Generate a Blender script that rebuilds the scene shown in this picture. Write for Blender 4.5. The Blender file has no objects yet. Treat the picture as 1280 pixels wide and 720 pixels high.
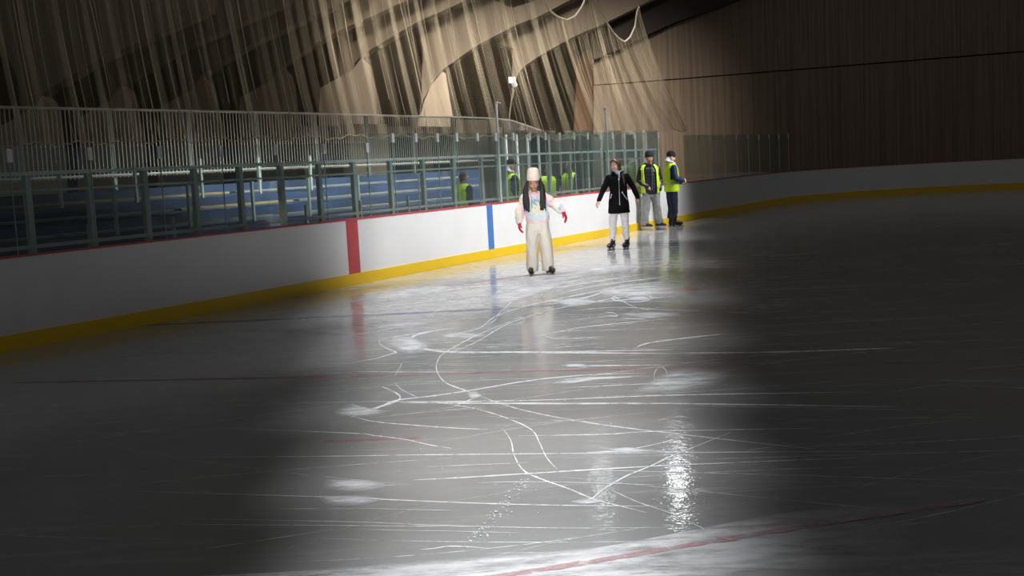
import bpy, bmesh, math, random
from mathutils import Vector, Matrix, noise
random.seed(7)
C = bpy.context.scene.collection
PI = math.pi
# ------------------------------------------------------------------ camera
F, CAMH, H0, ROLL = 1500.0, 1.85, 205.0, math.radians(3.0)
PITCH = math.atan((360-H0)*math.cos(ROLL)/F)
cd = bpy.data.cameras.new('camera'); cam = bpy.data.objects.new('camera', cd); C.objects.link(cam)
cd.sensor_width = 36.0; cd.lens = F/1280*36.0; cd.clip_end = 500
cam.matrix_world = Matrix.Translation((0, 0, CAMH)) @ Matrix.Rotation(PI/2-PITCH, 4, 'X') @ Matrix.Rotation(-ROLL, 4, 'Z')
bpy.context.scene.camera = cam
def ray(px, py):
    x, y = px-640, 360-py
    X = x*math.cos(ROLL)+y*math.sin(ROLL); Y = -x*math.sin(ROLL)+y*math.cos(ROLL)
    return Vector((X, F*math.cos(PITCH)+Y*math.sin(PITCH), Y*math.cos(PITCH)-F*math.sin(PITCH)))
EYE = Vector((0, 0, CAMH))
def ground(px, py, z=0.0):
    d = ray(px, py); return EYE + d*((z-CAMH)/d.z)
def at_y(px, py, Y):
    d = ray(px, py); return EYE + d*(Y/d.y)
BA, BB = ground(438, 357), ground(842, 279.5)
BU = (BB-BA).normalized(); BN = Vector((-BU.y, BU.x, 0))      # BU runs along the boards, BN points away from the ice
def bpt(u, off=0.0, z=0.0): return BA + BU*u + BN*off + Vector((0, 0, z))
def bz(px, py, off=0.0):
    d = ray(px, py); q = EYE + d*((BA+BN*off-EYE).dot(BN)/d.dot(BN))
    return (q-BA).dot(BU), q.z
# ------------------------------------------------------------------ materials
def mat(name, col, rough=0.6, metal=0.0, var=0.0, scale=8.0, spec=0.5, alpha=None, bump=0.0, bscale=60.0, emit=None):
    m = bpy.data.materials.new(name); m.use_nodes = True
    nt = m.node_tree; b = nt.nodes['Principled BSDF']
    b.inputs['Base Color'].default_value = (*col, 1); b.inputs['Roughness'].default_value = rough
    b.inputs['Metallic'].default_value = metal; b.inputs['Specular IOR Level'].default_value = spec
    tc = nt.nodes.new('ShaderNodeTexCoord')
    if var > 0:
        n = nt.nodes.new('ShaderNodeTexNoise'); n.inputs['Scale'].default_value = scale; n.inputs['Detail'].default_value = 5
        nt.links.new(tc.outputs['Object'], n.inputs['Vector'])
        r = nt.nodes.new('ShaderNodeMapRange'); r.inputs[1].default_value = 0.3; r.inputs[2].default_value = 0.7
        r.inputs[3].default_value = 1-var; r.inputs[4].default_value = 1+var
        nt.links.new(n.outputs['Fac'], r.inputs[0])
        mx = nt.nodes.new('ShaderNodeVectorMath'); mx.operation = 'SCALE'; mx.inputs[0].default_value = col
        nt.links.new(r.outputs[0], mx.inputs['Scale']); nt.links.new(mx.outputs[0], b.inputs['Base Color'])
    if bump > 0:
        n2 = nt.nodes.new('ShaderNodeTexNoise'); n2.inputs['Scale'].default_value = bscale; n2.inputs['Detail'].default_value = 4
        nt.links.new(tc.outputs['Object'], n2.inputs['Vector'])
        bp = nt.nodes.new('ShaderNodeBump'); bp.inputs['Strength'].default_value = bump; bp.inputs['Distance'].default_value = 0.02
        nt.links.new(n2.outputs['Fac'], bp.inputs['Height']); nt.links.new(bp.outputs[0], b.inputs['Normal'])
    if emit:
        b.inputs['Emission Color'].default_value = (*emit[0], 1); b.inputs['Emission Strength'].default_value = emit[1]
    return m
def srgb(r, g, b):
    f = lambda c: (c/255/12.92) if c/255 <= 0.04045 else ((c/255+0.055)/1.055)**2.4
    return (f(r), f(g), f(b))
M = {}
M['board'] = mat('white_board', (0.84, 0.83, 0.82), 0.35, var=0.03, scale=1.2)
M['kick'] = mat('yellow_plastic', (0.92, 0.60, 0.015), 0.4)
M['redcap'] = mat('red_plastic', (0.55, 0.06, 0.07), 0.4)
M['redline'] = mat('red_stripe_paint', (0.60, 0.09, 0.10), 0.45, var=0.1)
M['blueline'] = mat('blue_stripe_paint', (0.07, 0.20, 0.52), 0.45, var=0.06)
M['alu'] = mat('grey_green_metal', (0.42, 0.48, 0.46), 0.45, 0.3, var=0.05)
M['alulight'] = mat('light_metal', (0.74, 0.78, 0.78), 0.4, 0.2)
M['dark'] = mat('dark_recess', srgb(52, 40, 32), 0.9, var=0.15, scale=0.6)
M['vault'] = mat('brown_concrete', srgb(138, 122, 104), 0.85, var=0.08, scale=0.5, bump=0.2, bscale=3)
M['pier'] = mat('beige_and_lit_concrete', srgb(176, 158, 136), 0.85, var=0.05, scale=0.8)  # on the vault piers this paler tone paints in their brighter light
M['beam'] = mat('dark_gap_and_trim', srgb(62, 52, 46), 0.8, var=0.08, scale=0.5)
M['rust'] = mat('rust_brown_panel', srgb(104, 74, 52), 0.8, var=0.2, scale=0.7)
M['floor'] = mat('concrete_floor', (0.16, 0.16, 0.16), 0.7, var=0.15, scale=1.5)
M['bluewall'] = mat('blue_riser_paint', (0.032, 0.055, 0.115), 0.6, var=0.35, scale=1.1)
M['plank'] = mat('pale_plank', (0.20, 0.20, 0.17), 0.6, var=0.15, scale=2)
M['yplank'] = mat('yellowed_plank', (0.34, 0.26, 0.12), 0.6, var=0.1, scale=2)
M['rail'] = mat('railing_white', (0.62, 0.59, 0.53), 0.5)
M['greydark'] = mat('dark_door_glass', (0.03, 0.04, 0.05), 0.25, var=0.3, scale=1)
M['greywall'] = mat('grey_green_wall', (0.20, 0.21, 0.19), 0.7, var=0.1, scale=1)
M['rope'] = mat('net_rope', srgb(206, 190, 158), 0.8)
M['skin_tan'] = mat('skin_tan', srgb(188, 138, 112), 0.5, var=0.04, scale=20)
M['skin_pale'] = mat('skin_pale', srgb(232, 184, 164), 0.5, var=0.04, scale=20)
M['skin_red'] = mat('skin_ruddy', srgb(216, 156, 134), 0.5, var=0.05, scale=20)
M['eyewhite'] = mat('eye_white', (0.75, 0.73, 0.70), 0.3)
M['iris'] = mat('iris_dark', (0.03, 0.02, 0.015), 0.2)
M['lips'] = mat('lips', srgb(170, 90, 84), 0.5)
M['brow'] = mat('eyebrow_dark', (0.03, 0.02, 0.015), 0.8)
M['blackhair'] = mat('black_hair', (0.008, 0.007, 0.009), 0.6, var=0.3, scale=30, bump=0.5, bscale=50)
M['brownhair'] = mat('brown_hair', (0.075, 0.030, 0.016), 0.65, var=0.3, scale=25, bump=0.5, bscale=50)
M['beanie'] = mat('cream_knit', srgb(232, 214, 196), 0.9, bump=0.4, bscale=90)
M['pants_cream'] = mat('cream_fabric', srgb(222, 213, 200), 0.85, var=0.03, scale=3, bump=0.2, bscale=9)
M['pants_white'] = mat('white_fabric', srgb(238, 234, 236), 0.8, bump=0.3, bscale=14)
M['pants_grey'] = mat('grey_fabric', srgb(150, 152, 153), 0.85, var=0.05, scale=3, bump=0.3, bscale=9)
M['navy'] = mat('navy_fabric', srgb(22, 32, 56), 0.8, var=0.1, scale=4, bump=0.3, bscale=12)
M['navyblue'] = mat('navy_blue_fabric', srgb(28, 52, 86), 0.75, var=0.1, scale=4, bump=0.3, bscale=12)
M['coat'] = mat('black_coat_fabric', (0.004, 0.004, 0.005), 0.9, spec=0.2, bump=0.2, bscale=30)
M['puffer'] = mat('black_puffer', (0.016, 0.015, 0.022), 0.4)
M['blackknit'] = mat('black_knit', (0.011, 0.011, 0.020), 0.9, bump=0.4, bscale=80)
M['glove'] = mat('red_glove', srgb(196, 22, 44), 0.7)
M['lime'] = mat('lime_hi_vis', srgb(196, 232, 30), 0.6, var=0.05, scale=5)
M['limestripe'] = mat('silver_reflective_tape', srgb(190, 205, 120), 0.35)
M['bootblack'] = mat('black_boot_leather', (0.012, 0.012, 0.014), 0.4)
M['bootbrown'] = mat('dark_brown_boot', (0.035, 0.022, 0.018), 0.45)
M['lace'] = mat('lace_grey', (0.25, 0.25, 0.26), 0.7)
M['whiteplastic'] = mat('white_plastic', (0.72, 0.72, 0.72), 0.4)
M['blade'] = mat('steel_blade', (0.6, 0.6, 0.62), 0.25, 0.9)
M['scarf'] = mat('pale_blue_grey_scarf', srgb(168, 176, 196), 0.9, bump=0.4, bscale=40)
M['fur'] = mat('white_fleece', srgb(232, 226, 226), 0.95, bump=0.8, bscale=60)
M['zip'] = mat('zip_metal', (0.30, 0.30, 0.31), 0.35, 0.6)
M['zipsilver'] = mat('zip_silver', (0.75, 0.75, 0.76), 0.3, 0.5)
M['print'] = mat('blue_print', srgb(128, 164, 178), 0.8)
M['string'] = mat('hood_string', srgb(110, 120, 130), 0.8)
M['jeans'] = mat('blue_denim', srgb(40, 66, 100), 0.8, var=0.1, scale=5)
# tie-dye hoodie
def tiedye():
    m = bpy.data.materials.new('pastel_tie_dye'); m.use_nodes = True; nt = m.node_tree; b = nt.nodes['Principled BSDF']
    b.inputs['Roughness'].default_value = 0.85
    tc = nt.nodes.new('ShaderNodeTexCoord')
    mp = nt.nodes.new('ShaderNodeMapping'); mp.inputs['Location'].default_value = (0.0, 0.0, -1.02)
    nt.links.new(tc.outputs['Object'], mp.inputs['Vector'])
    nz = nt.nodes.new('ShaderNodeTexNoise'); nz.inputs['Scale'].default_value = 10; nz.inputs['Detail'].default_value = 3
    nt.links.new(tc.outputs['Object'], nz.inputs['Vector'])
    sp = nt.nodes.new('ShaderNodeSeparateXYZ'); nt.links.new(mp.outputs[0], sp.inputs[0])
    cx = nt.nodes.new('ShaderNodeCombineXYZ'); nt.links.new(sp.outputs['X'], cx.inputs['X']); nt.links.new(sp.outputs['Z'], cx.inputs['Y'])
    ln = nt.nodes.new('ShaderNodeVectorMath'); ln.operation = 'LENGTH'; nt.links.new(cx.outputs[0], ln.inputs[0])
    at = nt.nodes.new('ShaderNodeMath'); at.operation = 'ARCTAN2'
    nt.links.new(sp.outputs['X'], at.inputs[0]); nt.links.new(sp.outputs['Z'], at.inputs[1])
    sn = nt.nodes.new('ShaderNodeMath'); sn.operation = 'MULTIPLY'; sn.inputs[1].default_value = 9; nt.links.new(at.outputs[0], sn.inputs[0])
    si = nt.nodes.new('ShaderNodeMath'); si.operation = 'SINE'; nt.links.new(sn.outputs[0], si.inputs[0])
    a1 = nt.nodes.new('ShaderNodeMath'); a1.operation = 'MULTIPLY_ADD'; a1.inputs[1].default_value = 0.018; nt.links.new(si.outputs[0], a1.inputs[0]); nt.links.new(ln.outputs['Value'], a1.inputs[2])
    a2 = nt.nodes.new('ShaderNodeMath'); a2.operation = 'MULTIPLY_ADD'; a2.inputs[1].default_value = 0.12; nt.links.new(nz.outputs['Fac'], a2.inputs[0]); nt.links.new(a1.outputs[0], a2.inputs[2])
    a3 = nt.nodes.new('ShaderNodeMath'); a3.operation = 'MULTIPLY'; a3.inputs[1].default_value = 2.0; nt.links.new(a2.outputs[0], a3.inputs[0])
    cr = nt.nodes.new('ShaderNodeValToRGB'); e = cr.color_ramp.elements
    e[0].position = 0.0; e[0].color = (*srgb(232, 226, 214), 1)
    e[1].position = 1.0; e[1].color = (*srgb(236, 188, 198), 1)
    for p_, c_ in ((0.16, (228, 220, 196)), (0.28, (224, 214, 190)), (0.38, (192, 211, 218)), (0.47, (208, 218, 216)), (0.56, (236, 188, 198)), (0.64, (232, 208, 206)), (0.74, (236, 225, 190)), (0.86, (196, 212, 222))):
        k = e.new(p_); k.color = (*srgb(*c_), 1)
    nt.links.new(a3.outputs[0], cr.inputs[0]); nt.links.new(cr.outputs[0], b.inputs['Base Color'])
    return m
M['tiedye'] = tiedye()
def glass_mat():
    m = bpy.data.materials.new('rink_glass'); m.use_nodes = True; nt = m.node_tree; nt.nodes.clear()
    o = nt.nodes.new('ShaderNodeOutputMaterial'); t = nt.nodes.new('ShaderNodeBsdfTransparent'); g = nt.nodes.new('ShaderNodeBsdfGlossy')
    t.inputs[0].default_value = (0.90, 0.95, 0.93, 1); g.inputs['Roughness'].default_value = 0.03; g.inputs['Color'].default_value = (0.85, 0.95, 0.92, 1)
    fr = nt.nodes.new('ShaderNodeFresnel'); ge = nt.nodes.new('ShaderNodeNewGeometry'); mr = nt.nodes.new('ShaderNodeMapRange')
    mr.inputs[3].default_value = 1.45; mr.inputs[4].default_value = 1/1.45; nt.links.new(ge.outputs['Backfacing'], mr.inputs[0]); nt.links.new(mr.outputs[0], fr.inputs['IOR'])
    d = nt.nodes.new('ShaderNodeBsdfDiffuse'); d.inputs[0].default_value = (0.55, 0.62, 0.60, 1)
    x0 = nt.nodes.new('ShaderNodeMixShader'); x0.inputs[0].default_value = 0.035
    nt.links.new(t.outputs[0], x0.inputs[1]); nt.links.new(d.outputs[0], x0.inputs[2])
    x = nt.nodes.new('ShaderNodeMixShader'); nt.links.new(fr.outputs[0], x.inputs[0]); nt.links.new(x0.outputs[0], x.inputs[1]); nt.links.new(g.outputs[0], x.inputs[2])
    nt.links.new(x.outputs[0], o.inputs[0]); return m
M['glass'] = glass_mat()
def net_mat(name, pitch, frac, col):
    m = bpy.data.materials.new(name); m.use_nodes = True; nt = m.node_tree; b = nt.nodes['Principled BSDF']
    b.inputs['Base Color'].default_value = (*col, 1); b.inputs['Roughness'].default_value = 0.9
    uv = nt.nodes.new('ShaderNodeTexCoord'); sp = nt.nodes.new('ShaderNodeSeparateXYZ'); nt.links.new(uv.outputs['UV'], sp.inputs[0])
    outs = []
    for op in ('ADD', 'SUBTRACT'):
        a = nt.nodes.new('ShaderNodeMath'); a.operation = op; nt.links.new(sp.outputs[0], a.inputs[0]); nt.links.new(sp.outputs[1], a.inputs[1])
        q = nt.nodes.new('ShaderNodeMath'); q.operation = 'DIVIDE'; q.inputs[1].default_value = pitch; nt.links.new(a.outputs[0], q.inputs[0])
        fl = nt.nodes.new('ShaderNodeMath'); fl.operation = 'FRACT'; nt.links.new(q.outputs[0], fl.inputs[0])
        lt = nt.nodes.new('ShaderNodeMath'); lt.operation = 'LESS_THAN'; lt.inputs[1].default_value = frac; nt.links.new(fl.outputs[0], lt.inputs[0]); outs.append(lt)
    mx = nt.nodes.new('ShaderNodeMath'); mx.operation = 'MAXIMUM'; nt.links.new(outs[0].outputs[0], mx.inputs[0]); nt.links.new(outs[1].outputs[0], mx.inputs[1])
    nt.links.new(mx.outputs[0], b.inputs['Alpha']); return m
M['net'] = net_mat('tan_netting', 0.060, 0.125, srgb(196, 178, 146))
M['netdense'] = net_mat('gathered_netting', 0.040, 0.17, srgb(196, 180, 150))
# ------------------------------------------------------------------ object helpers
def obj(name, bm, material, parent=None, smooth=False):
    me = bpy.data.meshes.new(name)
    if isinstance(bm, bpy.types.Mesh): me = bm
    else:
        bmesh.ops.recalc_face_normals(bm, faces=bm.faces) if not smooth == 'keep' else None
        bm.to_mesh(me); bm.free()
    if smooth:
        for p_ in me.polygons: p_.use_smooth = True
    me.materials.clear(); me.materials.append(material)
    o = bpy.data.objects.new(name, me); C.objects.link(o)
    if parent: o.parent = parent
    return o
def tag(o, label=None, cat=None, group=None, kind=None):
    if label: o['label'] = label
    if cat: o['category'] = cat
    if group: o['group'] = group
    if kind: o['kind'] = kind
    return o
def thing(name, label, cat, loc=(0, 0, 0), rotz=0, group=None, scale=1.0):
    o = bpy.data.objects.new(name, None); C.objects.link(o); o.location = loc; o.rotation_euler = (0, 0, rotz)
    o.scale = (scale,)*3; o.empty_display_size = 0.2
    return tag(o, label, cat, group)
def box(bm, c, s, mt=None):
    vs = []
    for dx in (-.5, .5):
        for dy in (-.5, .5):
            for dz in (-.5, .5):
                v = Vector((c[0]+dx*s[0], c[1]+dy*s[1], c[2]+dz*s[2]))
                vs.append(bm.verts.new(mt @ v if mt else v))
    for f in ((0,1,3,2),(4,6,7,5),(0,4,5,1),(2,3,7,6),(0,2,6,4),(1,5,7,3)): bm.faces.new([vs[i] for i in f])
BM_ = Matrix(((BU.x, BN.x, 0, BA.x), (BU.y, BN.y, 0, BA.y), (0, 0, 1, 0), (0, 0, 0, 1)))     # (u, off, z) -> world
def bbox(bm, u0, u1, o0, o1, z0, z1): box(bm, ((u0+u1)/2, (o0+o1)/2, (z0+z1)/2), (abs(u1-u0), abs(o1-o0), abs(z1-z0)), BM_)
def tube(bm, pts, rad, n=6):
    pts = [Vector(p_) for p_ in pts]; rings = []
    for i, p_ in enumerate(pts):
        d = (pts[min(i+1, len(pts)-1)]-pts[max(i-1, 0)]).normalized()
        a = d.cross(Vector((0, 0, 1)) if abs(d.z) < 0.9 else Vector((0, 1, 0))).normalized(); b = d.cross(a)
        r_ = rad[i] if isinstance(rad, (list, tuple)) else rad
        rings.append([bm.verts.new(p_+a*r_*math.cos(2*PI*k/n)+b*r_*math.sin(2*PI*k/n)) for k in range(n)])
    for i in range(len(rings)-1):
        for k in range(n): bm.faces.new((rings[i][k], rings[i][(k+1) % n], rings[i+1][(k+1) % n], rings[i+1][k]))
    bm.faces.new(rings[0][::-1]); bm.faces.new(rings[-1])
def loft(bm, rings, n=18, cap=True):
    """rings: (centre, axis_a, axis_b) ellipses"""
    rs = [[bm.verts.new(Vector(c)+Vector(a)*math.cos(2*PI*k/n)+Vector(b)*math.sin(2*PI*k/n)) for k in range(n)] for c, a, b in rings]
    for i in range(len(rs)-1):
        for k in range(n): bm.faces.new((rs[i][k], rs[i][(k+1) % n], rs[i+1][(k+1) % n], rs[i+1][k]))
    if cap: bm.faces.new(rs[0][::-1]); bm.faces.new(rs[-1])
def zloft(bm, rows, n=20):            # rows: (z, cx, cy, rx, ry)
    loft(bm, [((cx, cy, z), (rx, 0, 0), (0, ry, 0)) for z, cx, cy, rx, ry in rows], n)
def limb(bm, pts, n=14):              # pts: (x, y, z, r) rounded ends
    P = [Vector(q[:3]) for q in pts]; R = [q[3] for q in pts]; rings = []
    def fr(d):
        a = d.cross(Vector((0, 1, 0)) if abs(d.y) < 0.9 else Vector((1, 0, 0))).normalized(); return a, d.cross(a).normalized()
    d0 = (P[1]-P[0]).normalized(); a, b = fr(d0)
    for s_, q in ((-0.95, 0.25), (-0.7, 0.7), (-0.35, 0.94)): rings.append((P[0]+d0*R[0]*s_, a*R[0]*q, b*R[0]*q))
    for i in range(len(P)):
        d = (P[min(i+1, len(P)-1)]-P[max(i-1, 0)]).normalized(); a, b = fr(d); rings.append((P[i], a*R[i], b*R[i]))
        if i < len(P)-1:
            q = (P[i]+P[i+1])/2; dd = (P[i+1]-P[i]).normalized(); a, b = fr(dd); r_ = (R[i]+R[i+1])/2; rings.append((q, a*r_, b*r_))
    d1 = (P[-1]-P[-2]).normalized(); a, b = fr(d1)
    for s_, q in ((0.35, 0.94), (0.7, 0.7), (0.95, 0.25)): rings.append((P[-1]+d1*R[-1]*s_, a*R[-1]*q, b*R[-1]*q))
    loft(bm, rings, n)
def ell(bm, c, r, rot=None, seg=16):
    mt = Matrix.Translation(c) @ (rot if rot else Matrix.Identity(4)) @ Matrix.Diagonal((r[0], r[1], r[2], 1))
    bmesh.ops.create_uvsphere(bm, u_segments=seg, v_segments=max(8, seg*2//3), radius=1.0, matrix=mt)
def fuse(bm, voxel=0.009, smooth=4):
    """voxel-union of everything in bm into one continuous surface"""
    me = bpy.data.meshes.new('fuse'); bm.to_mesh(me); bm.free()
    o = bpy.data.objects.new('fuse', me); C.objects.link(o)
    r_ = o.modifiers.new('r', 'REMESH'); r_.mode = 'VOXEL'; r_.voxel_size = voxel
    if smooth: s_ = o.modifiers.new('s', 'SMOOTH'); s_.iterations = smooth; s_.factor = 0.5
    dg = bpy.context.evaluated_depsgraph_get(); dg.update()
    out = bpy.data.meshes.new_from_object(o.evaluated_get(dg))
    bpy.data.objects.remove(o); bpy.data.meshes.remove(me)
    return out
def ribbon(bm, ptsL, ptsR):
    L = [bm.verts.new(p_) for p_ in ptsL]; R = [bm.verts.new(p_) for p_ in ptsR]
    for i in range(len(L)-1): bm.faces.new((L[i], R[i], R[i+1], L[i+1]))
def spline(pts, n=8):
    """Catmull-Rom through 2D points"""
    if len(pts) < 3: 
        a, b = pts; return [(a[0]+(b[0]-a[0])*k/n, a[1]+(b[1]-a[1])*k/n) for k in range(n+1)]
    P = [pts[0]]+list(pts)+[pts[-1]]; out = []
    for i in range(1, len(P)-2):
        for k in range(n):
            t = k/n; q = []
            for c in range(2):
                p0, p1, p2, p3 = P[i-1][c], P[i][c], P[i+1][c], P[i+2][c]
                q.append(0.5*((2*p1)+(-p0+p2)*t+(2*p0-5*p1+4*p2-p3)*t*t+(-p0+3*p1-3*p2+p3)*t**3))
            out.append(tuple(q))
    out.append(pts[-1]); return out
def interp(tab, x):
    if x <= tab[0][0]: return tab[0][1]
    for (a, b), (c, d) in zip(tab, tab[1:]):
        if x <= c: return b+(d-b)*(x-a)/(c-a)
    return tab[-1][1]

# ------------------------------------------------------------------ ICE
def ice_mat():
    m = bpy.data.materials.new('rink_ice'); m.use_nodes = True; nt = m.node_tree; b = nt.nodes['Principled BSDF']
    N = nt.nodes.new; L = nt.links.new
    tc = N('ShaderNodeTexCoord')
    def nz(scale, det, sc=(1, 1, 1), rot=0):
        mp = N('ShaderNodeMapping'); mp.inputs['Scale'].default_value = sc; mp.inputs['Rotation'].default_value = (0, 0, rot); L(tc.outputs['Object'], mp.inputs['Vector'])
        n = N('ShaderNodeTexNoise'); n.inputs['Scale'].default_value = scale; n.inputs['Detail'].default_value = det; n.inputs['Roughness'].default_value = 0.65; L(mp.outputs[0], n.inputs['Vector']); return n
    big = nz(0.35, 6); fine = nz(5.0, 8, (1, 1, 1)); streak = nz(3.0, 7, (0.25, 2.2, 1), 0.15); streak2 = nz(4.0, 6, (2.0, 0.25, 1), 0.5)
    def rng(n, a, b_, c, d):
        r_ = N('ShaderNodeMapRange'); r_.inputs[1].default_value = a; r_.inputs[2].default_value = b_; r_.inputs[3].default_value = c; r_.inputs[4].default_value = d; L(n.outputs[0], r_.inputs[0]); return r_
    r1 = rng(big, 0.45, 0.75, 0, 0.45); r2 = rng(streak, 0.52, 0.74, 0, 0.55); r3 = rng(streak2, 0.58, 0.78, 0, 0.35)
    s1 = N('ShaderNodeMath'); s1.operation = 'MAXIMUM'; L(r1.outputs[0], s1.inputs[0]); L(r2.outputs[0], s1.inputs[1])
    s2 = N('ShaderNodeMath'); s2.operation = 'MAXIMUM'; L(s1.outputs[0], s2.inputs[0]); L(r3.outputs[0], s2.inputs[1])
    f2 = rng(fine, 0.3, 0.7, 0.35, 1.0)
    s3 = N('ShaderNodeMath'); s3.operation = 'MULTIPLY'; L(s2.outputs[0], s3.inputs[0]); L(f2.outputs[0], s3.inputs[1])
    mx = N('ShaderNodeMix'); mx.data_type = 'RGBA'; mx.inputs[6].default_value = (*ICE_COL, 1); mx.inputs[7].default_value = (0.62, 0.63, 0.65, 1)
    L(s3.outputs[0], mx.inputs[0]); L(mx.outputs[2], b.inputs['Base Color'])
    ro = N('ShaderNodeMapRange'); ro.inputs[3].default_value = 0.085; ro.inputs[4].default_value = 0.38; L(s3.outputs[0], ro.inputs[0]); L(ro.outputs[0], b.inputs['Roughness'])
    b.inputs['IOR'].default_value = 1.36
    bp = N('ShaderNodeBump'); bp.inputs['Strength'].default_value = 0.12; bp.inputs['Distance'].default_value = 0.02
    bn = nz(9.0, 3, (1, 1, 1)); L(bn.outputs['Fac'], bp.inputs['Height']); L(bp.outputs[0], b.inputs['Normal'])
    return m
ICE_COL = (0.36, 0.36, 0.355)
# path of the boards: long straight side, then the rounded corner and the far end
UEND, RC = 24.0, 8.0
path = [bpt(-24.0+i*0.6) for i in range(int((UEND+24)/0.6)+1)]
ucorner = path[-1]; cc = ucorner - BN*RC
for k in range(1, 19):
    a = (PI/2)*k/18; path.append(cc + BN*RC*math.cos(a) + BU*RC*math.sin(a))
for k in range(1, 40): path.append(path[-1] - BN*0.6)
def pnormal(i):
    d = (path[min(i+1, len(path)-1)]-path[max(i-1, 0)]).normalized(); return Vector((-d.y, d.x, 0))
def sweep(bm, prof, i0=0, i1=None):       # prof: list of (off, z); closed profile
    i1 = len(path)-1 if i1 is None else i1; rs = []
    for i in range(i0, i1+1):
        n = pnormal(i); rs.append([bm.verts.new(path[i]+n*o+Vector((0, 0, z))) for o, z in prof])
    k = len(prof)
    for a in range(len(rs)-1):
        for j in range(k): bm.faces.new((rs[a][j], rs[a][(j+1) % k], rs[a+1][(j+1) % k], rs[a+1][j]))
    bm.faces.new(rs[0]); bm.faces.new(rs[-1][::-1])
def rect(o0, o1, z0, z1): return [(o0, z0), (o1, z0), (o1, z1), (o0, z1)]
bm = bmesh.new()
vs = [bm.verts.new(v) for v in [(p_.x, p_.y, 0) for p_ in path]]
q1 = path[-1]; corner = Vector((q1.x+4, -12, 0)); vs.append(bm.verts.new((max(q1.x, 30), -12, 0))); vs.append(bm.verts.new((path[0].x, -12, 0)))
bm.faces.new(vs); bmesh.ops.triangulate(bm, faces=bm.faces)
ice = obj('floor', bm, ice_mat()); tag(ice, kind='structure')
for p_ in ice.data.polygons: pass
bm = bmesh.new(); box(bm, (0, 20, -0.15), (160, 110, 0.2)); tag(obj('floor', bm, M['floor']), kind='structure')

# boards
boards = thing('rink_boards', 'long white rink boards with yellow kick plate and red cap rail', 'rink boards', path[0].lerp(path[0], 0))
boards.location = (0, 0, 0)
ZC = 1.06
bm = bmesh.new(); sweep(bm, rect(0.0, 0.12, 0.0, ZC+0.008)); obj('facing_panel', bm, M['board'], boards)
bm = bmesh.new(); sweep(bm, rect(-0.018, 0.0, 0.0, 0.185)); tag(obj('kick_plate', bm, M['kick'], boards), 'yellow kick plate')
bm = bmesh.new(); sweep(bm, rect(-0.012, 0.13, ZC+0.008, ZC+0.03)); tag(obj('cap_rail', bm, M['redcap'], boards), 'red cap rail')
uR = bz(444, 320)[0]; uB = bz(613, 285)[0]
bm = bmesh.new(); bbox(bm, uR-0.20, uR+0.12, -0.006, 0.0, 0.185, ZC); tag(obj('line_stripe', bm, M['redline'], boards), 'red centre line stripe')
bm = bmesh.new(); bbox(bm, uB-0.115, uB+0.115, -0.006, 0.0, 0.185, ZC); tag(obj('line_stripe', bm, M['blueline'], boards), 'blue line stripe')

def patch_mat(name, col, dens, sc, rough=0.7, stretch=(1, 1, 1)):
    m = bpy.data.materials.new(name); m.use_nodes = True; nt = m.node_tree; b = nt.nodes['Principled BSDF']
    b.inputs['Base Color'].default_value = (*col, 1); b.inputs['Roughness'].default_value = rough
    tc = nt.nodes.new('ShaderNodeTexCoord'); mp = nt.nodes.new('ShaderNodeMapping'); mp.inputs['Scale'].default_value = stretch
    n = nt.nodes.new('ShaderNodeTexNoise'); n.inputs['Scale'].default_value = sc; n.inputs['Detail'].default_value = 6; n.inputs['Roughness'].default_value = 0.7
    nt.links.new(tc.outputs['Object'], mp.inputs[0]); nt.links.new(mp.outputs[0], n.inputs['Vector'])
    r_ = nt.nodes.new('ShaderNodeMapRange'); r_.inputs[1].default_value = dens-0.13; r_.inputs[2].default_value = dens+0.13
    nt.links.new(n.outputs['Fac'], r_.inputs[0])
    at = nt.nodes.new('ShaderNodeAttribute'); at.attribute_name = 'cover'
    mu = nt.nodes.new('ShaderNodeMath'); mu.operation = 'MULTIPLY'; nt.links.new(r_.outputs[0], mu.inputs[0]); nt.links.new(at.outputs['Fac'], mu.inputs[1])
    nt.links.new(mu.outputs[0] if name.startswith('snow') else r_.outputs[0], b.inputs['Alpha']); return m
# traced marks on the ice ---------------------------------------------------
MK = lambda X, Y: (438+X/1.894, 340+Y/1.894)
zz = [0.0015]
def mark(bm, pts, w, conv=MK, taper=True):
    """pts in crop coordinates, w = thickness in image pixels, converted into a width on the ice"""
    P = spline([conv(*p_) for p_ in pts], 10); Lp = []; Rp = []; n = len(P); zz[0] += 0.00002
    for i, (x, y) in enumerate(P):
        x2, y2 = P[min(i+1, n-1)]; x1, y1 = P[max(i-1, 0)]; dx, dy = x2-x1, y2-y1; l = math.hypot(dx, dy) or 1
        nx, ny = -dy/l, dx/l; t = i/(n-1); ww = w*0.46*((min(1, 5*t, 5*(1-t))*0.8+0.2) if taper else 1)
        ww *= 0.75+0.5*noise.noise(Vector((x*0.15, y*0.15, 3)))
        a = ground(x+nx*ww, y+ny*ww); b = ground(x-nx*ww, y-ny*ww); a.z = b.z = zz[0]; Lp.append(a); Rp.append(b)
    ribbon(bm, Lp, Rp)
M['scratch'] = patch_mat('scratch_frost', (0.90, 0.91, 0.93), 0.38, 9)
M['scratchfine'] = patch_mat('fine_scratch_frost', (0.80, 0.81, 0.83), 0.45, 6)
M['snow'] = patch_mat('snow_dust', (0.80, 0.805, 0.82), 0.44, 5, stretch=(0.5, 1.6, 1))
M['icered'] = patch_mat('red_ice_paint', (0.42, 0.17, 0.18), 0.36, 5)
M['iceredsoft'] = patch_mat('faded_red_ice_paint', (0.56, 0.37, 0.38), 0.47, 7)
M['iceblue'] = patch_mat('blue_ice_paint', (0.24, 0.27, 0.36), 0.46, 5)
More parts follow.
